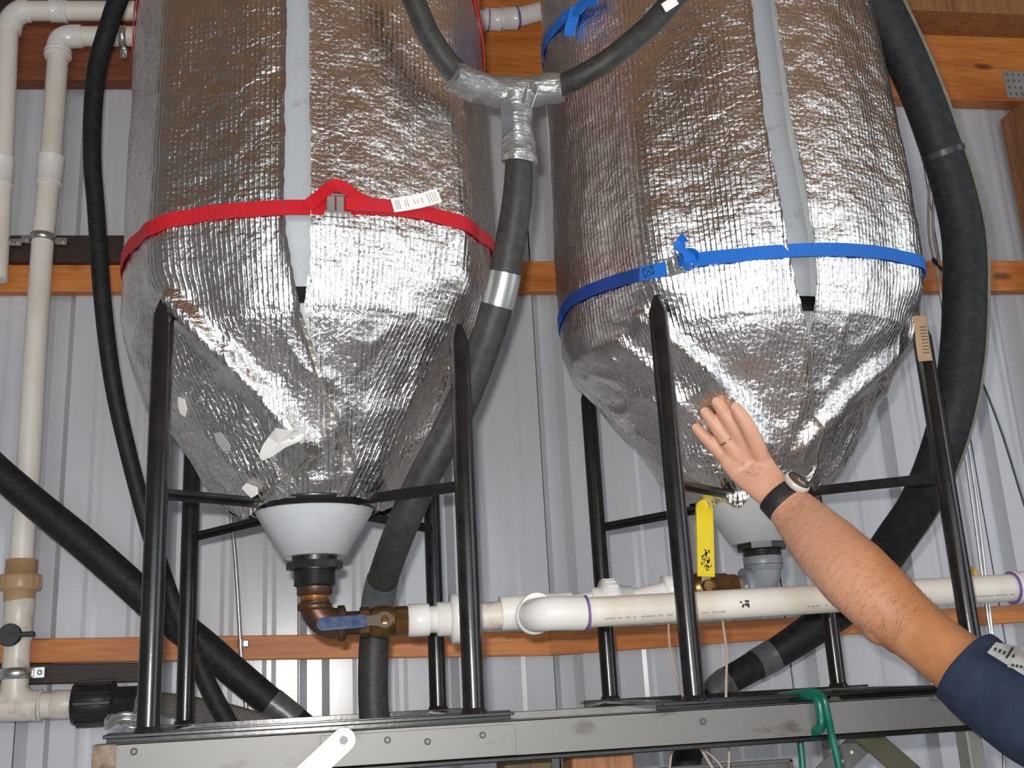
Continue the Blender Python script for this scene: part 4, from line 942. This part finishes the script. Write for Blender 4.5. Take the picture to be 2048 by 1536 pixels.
# green hose hung over the rail
gh = empty('green_garden_hose', W(1650, 1500, 1.83), 'shiny green hose looped over the rail near the right', 'hose')
b = MB(); b.tube(pxpath([(1560, 1392, 1.95), (1600, 1386, 1.86), (1630, 1385, 1.83), (1647, 1398, 1.815), (1655, 1430, 1.815), (1663, 1470, 1.82), (1675, 1520, 1.82), (1690, 1600, 1.82)], 8), .0065, 16)
b.tube(pxpath([(1565, 1396, 1.95), (1605, 1391, 1.86), (1628, 1392, 1.835), (1638, 1405, 1.825), (1642, 1435, 1.825), (1640, 1455, 1.83), (1622, 1466, 1.86), (1606, 1460, 1.90), (1600, 1440, 1.93)], 8), .0085, 16)
b.tube(pxpath([(1597, 1440, 1.90), (1600, 1480, 1.90), (1605, 1530, 1.90), (1608, 1600, 1.90)], 6), .0062, 16)
b.build('hose', M['green'], gh)
# thin cream wires
def wire(L, r, m, label, name='wire', cat='wire'):
    return tag(MB().tube(pxpath(L, 8), r, 10).build(name, m), label, cat)
wire([(1340, 1205, 2.10), (1337, 1260, 2.08), (1342, 1310, 2.06), (1355, 1360, 2.04), (1366, 1400, 2.0), (1345, 1462, 2.06), (1343, 1500, 2.06), (1337, 1560, 2.06)], .0022, M['cream'], 'cream wire hanging from the long pipe just left of the right front leg')
wire([(1440, 1205, 2.10), (1446, 1250, 2.08), (1453, 1310, 2.06), (1452, 1390, 2.04), (1457, 1460, 2.06), (1458, 1510, 2.06), (1456, 1560, 2.06)], .0026, M['cream'], 'cream wire hanging from the long pipe just right of the right front leg')
wire([(1350, 1455, 2.0), (1365, 1472, 2.0), (1400, 1495, 2.0), (1432, 1520, 2.0), (1460, 1560, 2.0)], .002, M['cream'], 'cream wire crossing below the rail towards lower right')
wire([(1378, 1455, 1.98), (1392, 1480, 1.98), (1408, 1508, 1.98), (1425, 1536, 1.98), (1440, 1560, 1.98)], .0028, M['cream'], 'thicker cream wire steeply crossing the other one below the rail')
# metal tubes on the wall at right
cn = empty('conduit', W(1975, 1240, 2.85), 'pair of bright thin conduits running down the wall beside the fat hose', 'conduit')
for dx in (0, 9):
    MB().tube(pxpath([(1866+dx, 325, 2.88), (1859+dx, 370, 2.88), (1858+dx, 470, 2.88), (1876+dx, 560, 2.87), (1898+dx, 700, 2.88), (1921+dx, 850, 2.88), (1945+dx, 1010, 2.88), (1976+dx*.6, 1240, 2.88), (1992, 1330, 2.88), (2005, 1480, 2.88), (2020, 1800, 2.88), (2030, 2400, 2.88)], 8), .0045, 12).build('tube', M['zinc'], cn)
tag(MB().tube(pxpath([(1866, 518, 2.87), (1880, 535, 2.85), (1895, 545, 2.84), (1910, 572, 2.84)], 6), [.006+.002*sin(i) for i in range(19)], 12).build('black_clip', M['blackp'], cn), 'black cable clip on the beam')
wire([(1888, 545, 2.84), (1905, 610, 2.7), (1932, 685, 2.55), (1965, 765, 2.5), (2005, 870, 2.5), (2048, 1008, 2.5), (2085, 1110, 2.5), (2180, 1420, 2.5), (2230, 1800, 2.5), (2240, 2600, 2.5)], .0028, M['cable'], 'dark green cable slanting to the right edge', 'cable', 'cable')
# braided cable behind the left ring
br = empty('braided_cable', W(480, 1330, 2.86), 'thin braided steel cable with clip hanging behind the left stand', 'cable')
MB().tube(pxpath([(455, 940, 2.88), (462, 1030, 2.88), (470, 1110, 2.88), (476, 1200, 2.88), (481, 1290, 2.88), (488, 1380, 2.88), (500, 1470, 2.88), (515, 1560, 2.88)], 8), .0055, 12).build('cable', M['zinc'], br)
b = MB(); b.box(Matrix.Translation(W(489, 1287, 2.88)), .022, .006, .018, .003); b.lathe(place(W(481, 1287, 2.875), (0, 0, 1)), [(.008, -.009), (.008, .009)], 16); b.build('clip', M['chrome'], br)
# small pieces seen below the left part of the rail
hose('red_hose', [(520, 1516, 2.2), (528, 1530, 2.2), (534, 1550, 2.2), (538, 1600, 2.2)], 12, M['red'], 'short piece of red hose below the rail at left')
hose('black_hose', [(480, 1500, 2.3), (505, 1535, 2.3), (540, 1590, 2.3)], 30, M['foam'], 'black hose end below the rail at left, beside the red one')
# small box of bulb on the long pipe
yb_ = W(1943, 1150, 2.25); bl = tag(MB().lathe(place(yb_, (0, -.3, 1)), [(.006, -.02), (.014, -.012), (.016, 0), (.013, .012), (.004, .018)], 20).build('yellow_cap', mat('amber_plastic', (.62, .40, .08), .25)), 'small amber cap standing behind the long pipe at right', 'cap')
# cardboard instruction tag on the right leg
ct = empty('instruction_tag', W(1845, 700, 1.84), 'creased brown paper tag tied high on the right leg of the right stand', 'tag')
P = [W(1838, 632, 1.850), W(1842, 655, 1.846), W(1846, 690, 1.845), W(1851, 722, 1.846)]; P = spline(P, 4)
M['card'] = noisy('brown_paper', (.42, .28, .16), (.34, .22, .12), 12, .6)
b = MB(); b.ribbon(P, [V(1, -.25, 0)]*len(P), [.024+.003*i/12 for i in range(len(P))], .001); b.build('sheet', M['card'], ct)
b = MB()
for k in range(9):
    q = P[4].lerp(P[-3], k/8); b.box(mtx(q+V(.003, -.004, 0), V(1, -.25, 0).normalized(), V(0, 0, 1), V(.25, 1, 0).normalized()), .013, .0014, .0006)
b.build('print', M['ink'], ct)

# ================================================================== the person
def ell_tube(b, pts, rx, ry, ref, seg=24, n=5, cap=True):
    P = spline(pts, n); N_ = len(P)
    def itp(L, i): t = i/n; k = min(int(t), len(L)-2); f = t-k; f = f*f*(3-2*f) if False else f; return L[k]+(L[k+1]-L[k])*f
    vs = []; x = Vector(ref)
    for i in range(N_):
        T = (P[min(i+1, N_-1)]-P[max(i-1, 0)]).normalized(); x = (x-T*x.dot(T)).normalized(); y = T.cross(x); a_, c_ = itp(rx, i), itp(ry, i)
        for k in range(seg): a = 2*pi*k/seg; vs.append(P[i]+x*cos(a)*a_+y*sin(a)*c_)
    # rounded ends
    fs = [(i*seg+k, i*seg+(k+1) % seg, (i+1)*seg+(k+1) % seg, (i+1)*seg+k) for i in range(N_-1) for k in range(seg)]
    base = len(vs)
    T0 = (P[1]-P[0]).normalized(); T1_ = (P[-1]-P[-2]).normalized()
    vs.append(P[0]-T0*min(rx[0], ry[0])*.6); vs.append(P[-1]+T1_*min(rx[-1], ry[-1])*.8)
    fs += [(base, (k+1) % seg, k) for k in range(seg)] + [(base+1, (N_-1)*seg+k, (N_-1)*seg+(k+1) % seg) for k in range(seg)]
    b.add(vs, fs, True)
def ball(b, c, rx, ry, rz, seg=20):
    prof = [(sin(pi*k/12)*1.0, -cos(pi*k/12)) for k in range(1, 12)]
    b.lathe(Matrix.Translation(c) @ Matrix.Diagonal((rx, ry, rz, 1)), prof, seg)
def remesh(o, vox, it=4):
    m = o.modifiers.new('r', 'REMESH'); m.mode = 'VOXEL'; m.voxel_size = vox; m.use_smooth_shade = True
    s_ = o.modifiers.new('s', 'SMOOTH'); s_.iterations = it; s_.factor = .5
    dg_ = bpy.context.evaluated_depsgraph_get(); me = bpy.data.meshes.new_from_object(o.evaluated_get(dg_)); o.modifiers.clear(); me.name = o.name
    old = o.data; o.data = me; bpy.data.meshes.remove(old)
    for p in o.data.polygons: p.use_smooth = True
Hc = hit(T2, 1480, 930); HS = Hc[3]
def HP(px, py, off): # point `off` in front of the foil under the pixel
    h = hit(T2, px, py); return CAM+ray(px, py)*(h[3]-off)
PX = FPX
shoulder = K(2095, 1452, 1.60); pb = MB()
to_cam = -FW
# palm and fingers.  r in metres from pixel half widths
dH = HS-.03
def hp(px, py, lift): return HP(px, py, lift)
wr = K(1566, 992, dH-.075)
sideH = (RT*.80 - UP*.60)   # across the hand
palm = [hp(1474, 892, .017), hp(1484, 908, .019), hp(1498, 930, .023), K(1522, 957, HS-.035), K(1546, 981, HS-.048)]
acr = (RT*.78+UP*.62)
def hw(px_, d=2.1): return px_*d/FPX
ell_tube(pb, palm, [hw(44), hw(50), hw(48), hw(42), hw(38)], [.0135, .016, .018, .020, .023], acr, 28)
fingers = [ # base, knuckle, mid, tip, radii px
    ('little', [(1492, 955), (1458, 923), (1429, 893), (1405, 869), (1389, 852)], [13, 17, 14.5, 13, 10.5]),
    ('ring', [(1504, 950), (1474, 908), (1446, 870), (1423, 840), (1407, 820)], [13, 18, 16.5, 14.5, 11.5]),
    ('middle', [(1516, 944), (1494, 900), (1469, 857), (1446, 821), (1430, 800)], [13, 18, 16.5, 15, 12]),
    ('index', [(1532, 942), (1516, 898), (1499, 860), (1482, 831), (1468, 811)], [13, 18, 16.5, 15, 12])]
for nm, L, rs in fingers:
    lifts = [.030, .023, .024, .018, .013]
    P = [hp(a, c_, l) for (a, c_), l in zip(L, lifts)]; r = [hw(q, 2.08)*1.0 for q in rs]
    ell_tube(pb, P, r, [q*.86 for q in r], acr, 18, 6)
# thumb: leaves the index side of the palm, tucked towards the cone
tb = [K(1540, 955, HS-.040), hp(1530, 925, .012), hp(1516, 897, .008), hp(1506, 880, .007)]
ell_tube(pb, tb, [hw(18), hw(16), hw(13), hw(10)], [.015, .013, .011, .009], acr, 18)
# knuckles
for a, c_ in ((1452, 916), (1470, 901), (1491, 890), (1513, 885)): ball(pb, hp(a, c_, .029), .010, .007, .010)
# arm
arm_px = [(1546, 981, HS-.048, 40, .024), (1568, 1001, HS-.062, 42, .028), (1600, 1036, HS-.092, 52, .036), (1648, 1088, dH-.13, 66, .050), (1705, 1145, dH-.20, 74, .056), (1757, 1196, dH-.24, 73, .055), (1805, 1238, dH-.27, 66, .051), (1850, 1276, dH-.30, 62, .049), (1905, 1318, dH-.34, 64, .052), (1975, 1370, dH-.39, 72, .056), (2080, 1440, dH-.45, 84, .064)]
AP = [K(a, c_, d) for a, c_, d, w_, t_ in arm_px]
ell_tube(pb, AP, [w_*d/FPX for a, c_, d, w_, t_ in arm_px], [t_ for *_, t_ in arm_px], acr, 32, 6)
ball(pb, K(1768, 1244, dH-.25), .044, .040, .042); ball(pb, K(1800, 1270, dH-.265), .036, .034, .034)
# trunk, neck, head, other arm, legs (outside the picture, to complete the figure)
sh = AP[-1]; bc = V(sh.x+.21, sh.y-.10, 0)
hz = sh.z
ell_tube(pb, [V(bc.x, bc.y, .93), V(bc.x, bc.y, 1.08), V(bc.x, bc.y, 1.25), V(bc.x, bc.y, hz-.06), V(bc.x, bc.y, hz+.03), V(bc.x, bc.y, hz+.075)], [.17, .16, .18, .19, .13, .06], [.115, .11, .12, .12, .09, .055], (1, -.1, 0), 32)
ell_tube(pb, [V(bc.x, bc.y, hz+.04), V(bc.x-.005, bc.y+.02, hz+.15)], [.06, .058], [.06, .058], (1, 0, 0), 24)
hd = V(bc.x-.01, bc.y+.03, hz+.235)
ball(pb, hd, .078, .095, .115); ball(pb, hd+V(-.01, .03, -.07), .055, .06, .055)
ball(pb, hd+V(-.022, .105, -.02), .014, .022, .024); ball(pb, hd+V(-.088, -.005, -.015), .010, .022, .032); ball(pb, hd+V(.072, -.015, -.015), .010, .022, .032)
ell_tube(pb, [sh+V(0, 0, 0), V(bc.x-.13, bc.y, hz-.01), V(bc.x, bc.y, hz)], [.062, .075, .08], [.06, .07, .08], (0, 0, 1), 24)
rs_ = V(bc.x+.19, bc.y-.02, hz-.02)
ell_tube(pb, [V(bc.x+.1, bc.y, hz-.01), rs_, rs_+V(.05, -.02, -.27), rs_+V(.05, .04, -.50), rs_+V(.045, .06, -.58)], [.06, .058, .045, .028, .035], [.06, .056, .045, .024, .018], (0, 1, 0), 24)
for k in range(4):
    q = rs_+V(.048, .035+.022*k, -.62); ell_tube(pb, [q, q+V(0, .003, -.04), q+V(-.008, .004, -.075)], [.010, .009, .008], [.009, .008, .007], (1, 0, 0), 12, 3)
q = rs_+V(.03, .09, -.58); ell_tube(pb, [q, q+V(-.01, .03, -.03), q+V(-.012, .035, -.065)], [.012, .010, .008], [.011, .01, .008], (1, 0, 0), 12, 3)
for s_ in (-1, 1):
    ell_tube(pb, [V(bc.x+s_*.085, bc.y, .95), V(bc.x+s_*.10, bc.y, .72), V(bc.x+s_*.11, bc.y+.015, .48), V(bc.x+s_*.12, bc.y-.02, .26), V(bc.x+s_*.12, bc.y-.01, .09)], [.095, .085, .06, .052, .038], [.10, .09, .06, .055, .042], (1, 0, 0), 24)
pers = empty('person', (bc.x, bc.y, 0), 'person in a navy t-shirt reaching up to press a hand on the right tank', 'person')
body = pb.build('body', M['skin'], pers)
# the body's own origin is placed at the shoulder so that the skin tone can vary along the arm
me = body.data; offv = sh-ORG[pers.name_full]
for v_ in me.vertices: v_.co -= offv
body.location = offv; ORG[body.name_full] = sh
remesh(body, .003, 9)
wx = AP[1].x-sh.x; MR.inputs[1].default_value = wx-.03; MR.inputs[2].default_value = wx+.08
# nails
NM = mat('fingernail', (.70, .42, .34), .3)
for nm, L, rs in fingers:
    (a0, c0), (a1, c1) = L[3], L[4]
    P0, P1 = hp(a0, c0, .016+.004), hp(a1, c1, .012+hw(rs[4])*.80); d = (P1-P0).normalized(); n = (CAM-P1).normalized(); n = (n-d*n.dot(d)).normalized(); s_ = n.cross(d); w_ = hw(rs[4])*.62
    o = [(w_*.9*cos(a)-.002, w_*sin(a)) for a in [2*pi*k/16 for k in range(16)]]
    MB().prism(mtx(P1-n*.0015, d, s_, n), o, .002).build('fingernail', NM, body)
# ring on the ring finger
(a0, c0), (a1, c1) = fingers[1][1][0], fingers[1][1][1]
pA, pB_ = hp(1458, 893, .0185), hp(1443, 872, .020); d = (pB_-pA).normalized(); b = MB(); r = hw(17.2, 2.08)
Mx = place(hp(1453, 881, .0235), d, acr) @ Matrix.Diagonal((1, .9, 1, 1)); b.lathe(Mx, [(r*1.02, -.0018), (r+.0014, -.0014), (r+.0014, .0014), (r, .0018)], 40, cap=False); b.build('wedding_ring', M['gold'], pers)
# watch
wa = empty('watch', AP[1], None, None); wa.parent = pers; wa.location = AP[1]-ORG[pers.name_full]
T = (AP[2]-AP[0]).normalized(); xw = (acr-T*acr.dot(T)).normalized(); yw = T.cross(xw)
if yw.dot(CAM-AP[1]) < 0: yw2 = -yw
else: yw2 = yw
bw = MB(); seg = 48; vs = []
bcn = AP[1]-T*.004
for i, (dr, zz) in enumerate(((.0, -.016), (.005, -.0155), (.006, -.012), (.006, .012), (.005, .0155), (.0, .016))):
    for k in range(seg): a = 2*pi*k/seg; vs.append(bcn+T*zz+xw*cos(a)*(40.5*(HS-.062)/FPX+dr)+yw2*sin(a)*(.027+dr))
bw.add(vs, [(i*seg+k, i*seg+(k+1) % seg, (i+1)*seg+(k+1) % seg, (i+1)*seg+k) for i in range(5) for k in range(seg)], True)
band = bw.build('watch_band', M['rubber'], wa)
an = radians(33); wn = (xw*cos(an)+yw2*sin(an)).normalized(); wc = bcn+xw*cos(an)*(40.5*(HS-.062)/FPX+.004)+yw2*sin(an)*.031
F = place(wc, wn, T)
cs = MB().lathe(F, [(.020, -.005), (.0255, -.002), (.0265, .005), (.0255, .009), (.0225, .0105), (.0220, .0095)], 48).build('watch_case', M['bezel'], wa)
MB().lathe(F, [(.0185, .0096), (.0185, .0100)], 40).build('watch_face', M['dial'], wa)
b = MB(); b.lathe(F, [(.0235, .0098), (.0220, .0112), (.0185, .0102)], 48, cap=False); b.build('dark_bezel', M['blackp'], wa)
b = MB()
for q, L_ in ((0.4, .013), (2.2, .009)): b.box(F @ Matrix.Rotation(q, 4, 'Z') @ Matrix.Translation((L_/2, 0, .0104)), L_, .0014, .0006)
b.build('watch_hands', M['label'], wa)
b = MB(); b.lathe(place(wc+T*.022+wn*.002, T), [(.003, 0), (.003, .004)], 14); b.build('crown', M['blackp'], wa)
# t-shirt: sleeve, trunk
sb = MB()
SL = [(1932, 1336, dH-.358, 84, .066), (1950, 1350, dH-.37, 86, .068), (2000, 1388, dH-.40, 90, .070), (2060, 1428, dH-.44, 96, .074), (2110, 1458, dH-.46, 100, .078)]
SP = [K(a, c_, d) for a, c_, d, *_ in SL]
def open_tube(b, P, rx, ry, ref, seg=40, n=6, thick=.003):
    Q = spline(P, n); vs = []; x = Vector(ref)
    for i in range(len(Q)):
        T = (Q[min(i+1, len(Q)-1)]-Q[max(i-1, 0)]).normalized(); x = (x-T*x.dot(T)).normalized(); y = T.cross(x); t = i/n; k = min(int(t), len(rx)-2); f = t-k; a_, c_ = rx[k]+(rx[k+1]-rx[k])*f, ry[k]+(ry[k+1]-ry[k])*f
        for j in range(seg):
            a = 2*pi*j/seg; w = 1+.02*sin(3*a+i*.3)+.012*sin(7*a+i*.5); vs.append(Q[i]+x*cos(a)*a_*w+y*sin(a)*c_*w)
    b.add(vs, [(i*seg+k, i*seg+(k+1) % seg, (i+1)*seg+(k+1) % seg, (i+1)*seg+k) for i in range(len(Q)-1) for k in range(seg)], True)
open_tube(sb, SP, [w_*d/FPX for a, c_, d, w_, t_ in SL], [t_ for *_, t_ in SL], acr)
ell_tube(sb, [V(bc.x, bc.y, .90), V(bc.x, bc.y, 1.08), V(bc.x, bc.y, 1.25), V(bc.x, bc.y, hz-.06), V(bc.x, bc.y, hz+.035), V(bc.x, bc.y, hz+.065)], [.195, .185, .20, .215, .16, .085], [.14, .13, .14, .14, .11, .075], (1, -.1, 0), 40)
ell_tube(sb, [SP[-1]+V(0, 0, 0), V(bc.x-.14, bc.y+.0, hz-.02), V(bc.x, bc.y, hz-.01)], [.080, .095, .10], [.076, .09, .10], (0, 0, 1), 28)
ell_tube(sb, [V(bc.x+.1, bc.y, hz-.01), rs_, rs_+V(.035, -.015, -.20)], [.08, .078, .072], [.08, .076, .068], (0, 1, 0), 28)
shirt = sb.build('t_shirt', M['navy'], pers)
sm = shirt.modifiers.new('s', 'SOLIDIFY'); sm.thickness = .003; sm.offset = -1
# printed picture on the sleeve
def on_sleeve(px, py):
    """march to the sleeve surface"""
    d = ray(px, py)
    for i in range(900):
        P = CAM+d*(1.3+i*.001); best = 9
        for k in range(len(SP)-1):
            a, c_ = SP[k], SP[k+1]; t_ = max(0, min(1, (P-a).dot(c_-a)/(c_-a).length_squared)); q = a.lerp(c_, t_); w0, w1 = SL[k], SL[k+1]
            T = (c_-a).normalized(); x = (acr-T*acr.dot(T)).normalized(); y = T.cross(x); r_x = (w0[3]*w0[2]*(1-t_)+w1[3]*w1[2]*t_)/FPX; r_y = w0[4]*(1-t_)+w1[4]*t_
            dd_ = P-q; best = min(best, hypot(dd_.dot(x)/r_x, dd_.dot(y)/r_y))
        if best < 1.06: return P-d*.004
    return CAM+d*1.7
def grid_patch(quad, m, name, par, nu=10, nv=6):
    vs = []
    for j in range(nv+1):
        for i in range(nu+1):
            u, v_ = i/nu, j/nv; a = [quad[0][q]*(1-u)*(1-v_)+quad[1][q]*u*(1-v_)+quad[2][q]*u*v_+quad[3][q]*(1-u)*v_ for q in (0, 1)]; vs.append(on_sleeve(*a))
    b = MB(); b.add(vs, [(j*(nu+1)+i, j*(nu+1)+i+1, (j+1)*(nu+1)+i+1, (j+1)*(nu+1)+i) for j in range(nv) for i in range(nu)], True); return b.build(name, m, par)
pr = grid_patch([(1992, 1284), (2070, 1300), (2050, 1352), (1974, 1305)], M['print'], 'sleeve_print', shirt); tag(pr, 'faded grey and white print')
pr2 = grid_patch([(2034, 1306), (2080, 1310), (2075, 1348), (2014, 1334)], M['print'], 'sleeve_print', shirt); tag(pr2, 'lower block of faded print')
def off_patch(q, m, nm):
    o = grid_patch(q, m, nm, pr, 3, 2)
    for v_ in o.data.vertices: v_.co += -FW*.004
for k in range(5):
    x0 = 1988+k*9; y0 = 1293+k*3.4
    off_patch([(x0, y0), (x0+4, y0+1.6), (x0+1, y0+8), (x0-3, y0+6.4)], M['cable'], 'sleeve_lettering')
off_patch([(2022, 1292), (2026, 1294), (2012, 1316), (2008, 1314)], M['cable'], 'sleeve_lettering')
for k in range(4):
    x0 = 2022+k*8; y0 = 1326+k*1.5
    off_patch([(x0, y0), (x0+5, y0+1), (x0+3, y0+6), (x0-2, y0+5)], M['cable'], 'sleeve_lettering')
# trousers, shoes, hair on the head
tb_ = MB()
for s_ in (-1, 1):
    ell_tube(tb_, [V(bc.x+s_*.08, bc.y, .98), V(bc.x+s_*.10, bc.y, .72), V(bc.x+s_*.11, bc.y+.01, .48), V(bc.x+s_*.12, bc.y-.01, .26), V(bc.x+s_*.12, bc.y-.01, .07)], [.115, .105, .08, .075, .075], [.13, .11, .085, .08, .075], (1, 0, 0), 28)
tb_.build('trousers', M['denim'], pers)
for s_ in (-1, 1):
    q = MB(); ell_tube(q, [V(bc.x+s_*.12, bc.y-.06, .055), V(bc.x+s_*.12, bc.y+.04, .055), V(bc.x+s_*.12, bc.y+.16, .038), V(bc.x+s_*.12, bc.y+.2, .03)], [.042, .046, .05, .036], [.05, .05, .034, .024], (1, 0, 0), 20)
    q.build('shoe', M['shoe'], pers)
q = MB(); ball(q, hd+V(.005, -.018, .022), .086, .098, .108, 28); q.build('hair', M['hair'], pers)
q = MB()
for s_ in (-1, 1): ball(q, hd+V(-.012+s_*.03, .078, .005), .011, .010, .006)
q.build('eye', M['label'], pers)
# fine dark hairs on forearm and back of the hand
hb = MB(); rn = random.Random(11); AL = spline(AP, 6)
for k in range(1000):
    i = rn.randrange(8, 40); t_ = i/6; kk = min(int(t_), len(arm_px)-2); f = t_-kk; w0, w1 = arm_px[kk], arm_px[kk+1]
    rx = (w0[3]*w0[2]*(1-f)+w1[3]*w1[2]*f)/FPX; ry = w0[4]*(1-f)+w1[4]*f; T = (AL[i+1]-AL[i]).normalized(); x = (acr-T*acr.dot(T)).normalized(); y = T.cross(x)
    if y.dot(CAM-AL[i]) < 0: y = -y
    a = rn.uniform(-.3, pi*.9); nrm = (x*cos(a)/rx+y*sin(a)/ry).normalized(); p = AL[i]+T*rn.uniform(0, .008)+(x*cos(a)*rx+y*sin(a)*ry)*.975
    tg_ = T.cross(nrm)*rn.uniform(.5, 1.2)+T*rn.uniform(-.2, .6); L_ = rn.uniform(.010, .018); e = p+tg_.normalized()*L_+nrm*.003; mid = (p+e)/2+nrm*.0025
    w_ = .00014; sd_ = nrm.cross(tg_).normalized()*w_
    hb.add([p-sd_, p+sd_, mid+sd_*.8, mid-sd_*.8, e], [(0, 1, 2, 3), (3, 2, 4)], False)
for k in range(120):
    px, py = rn.gauss(1500, 20), rn.gauss(946, 13)
    h_ = CAM+ray(px, py)*1.9; hit_, loc_, nr_, _ = body.ray_cast(h_-ORG[body.name_full], ray(px, py).normalized())
    if not hit_: continue
    p = loc_+ORG[body.name_full]; tg_ = (-RT*.8+UP*rn.uniform(-.3, .7)-nr_*0); L_ = rn.uniform(.006, .011); e = p+tg_.normalized()*L_+nr_*.001; sd_ = nr_.cross(tg_).normalized()*.00013
    hb.add([p-sd_, p+sd_, (p+e)/2+nr_*.0015+sd_*.7, (p+e)/2+nr_*.0015-sd_*.7, e], [(0, 1, 2, 3), (3, 2, 4)], False)
hh = hb.build('arm_hair', M['hair'], body); tag(hh, 'fine dark hair on the forearm', kind='stuff')
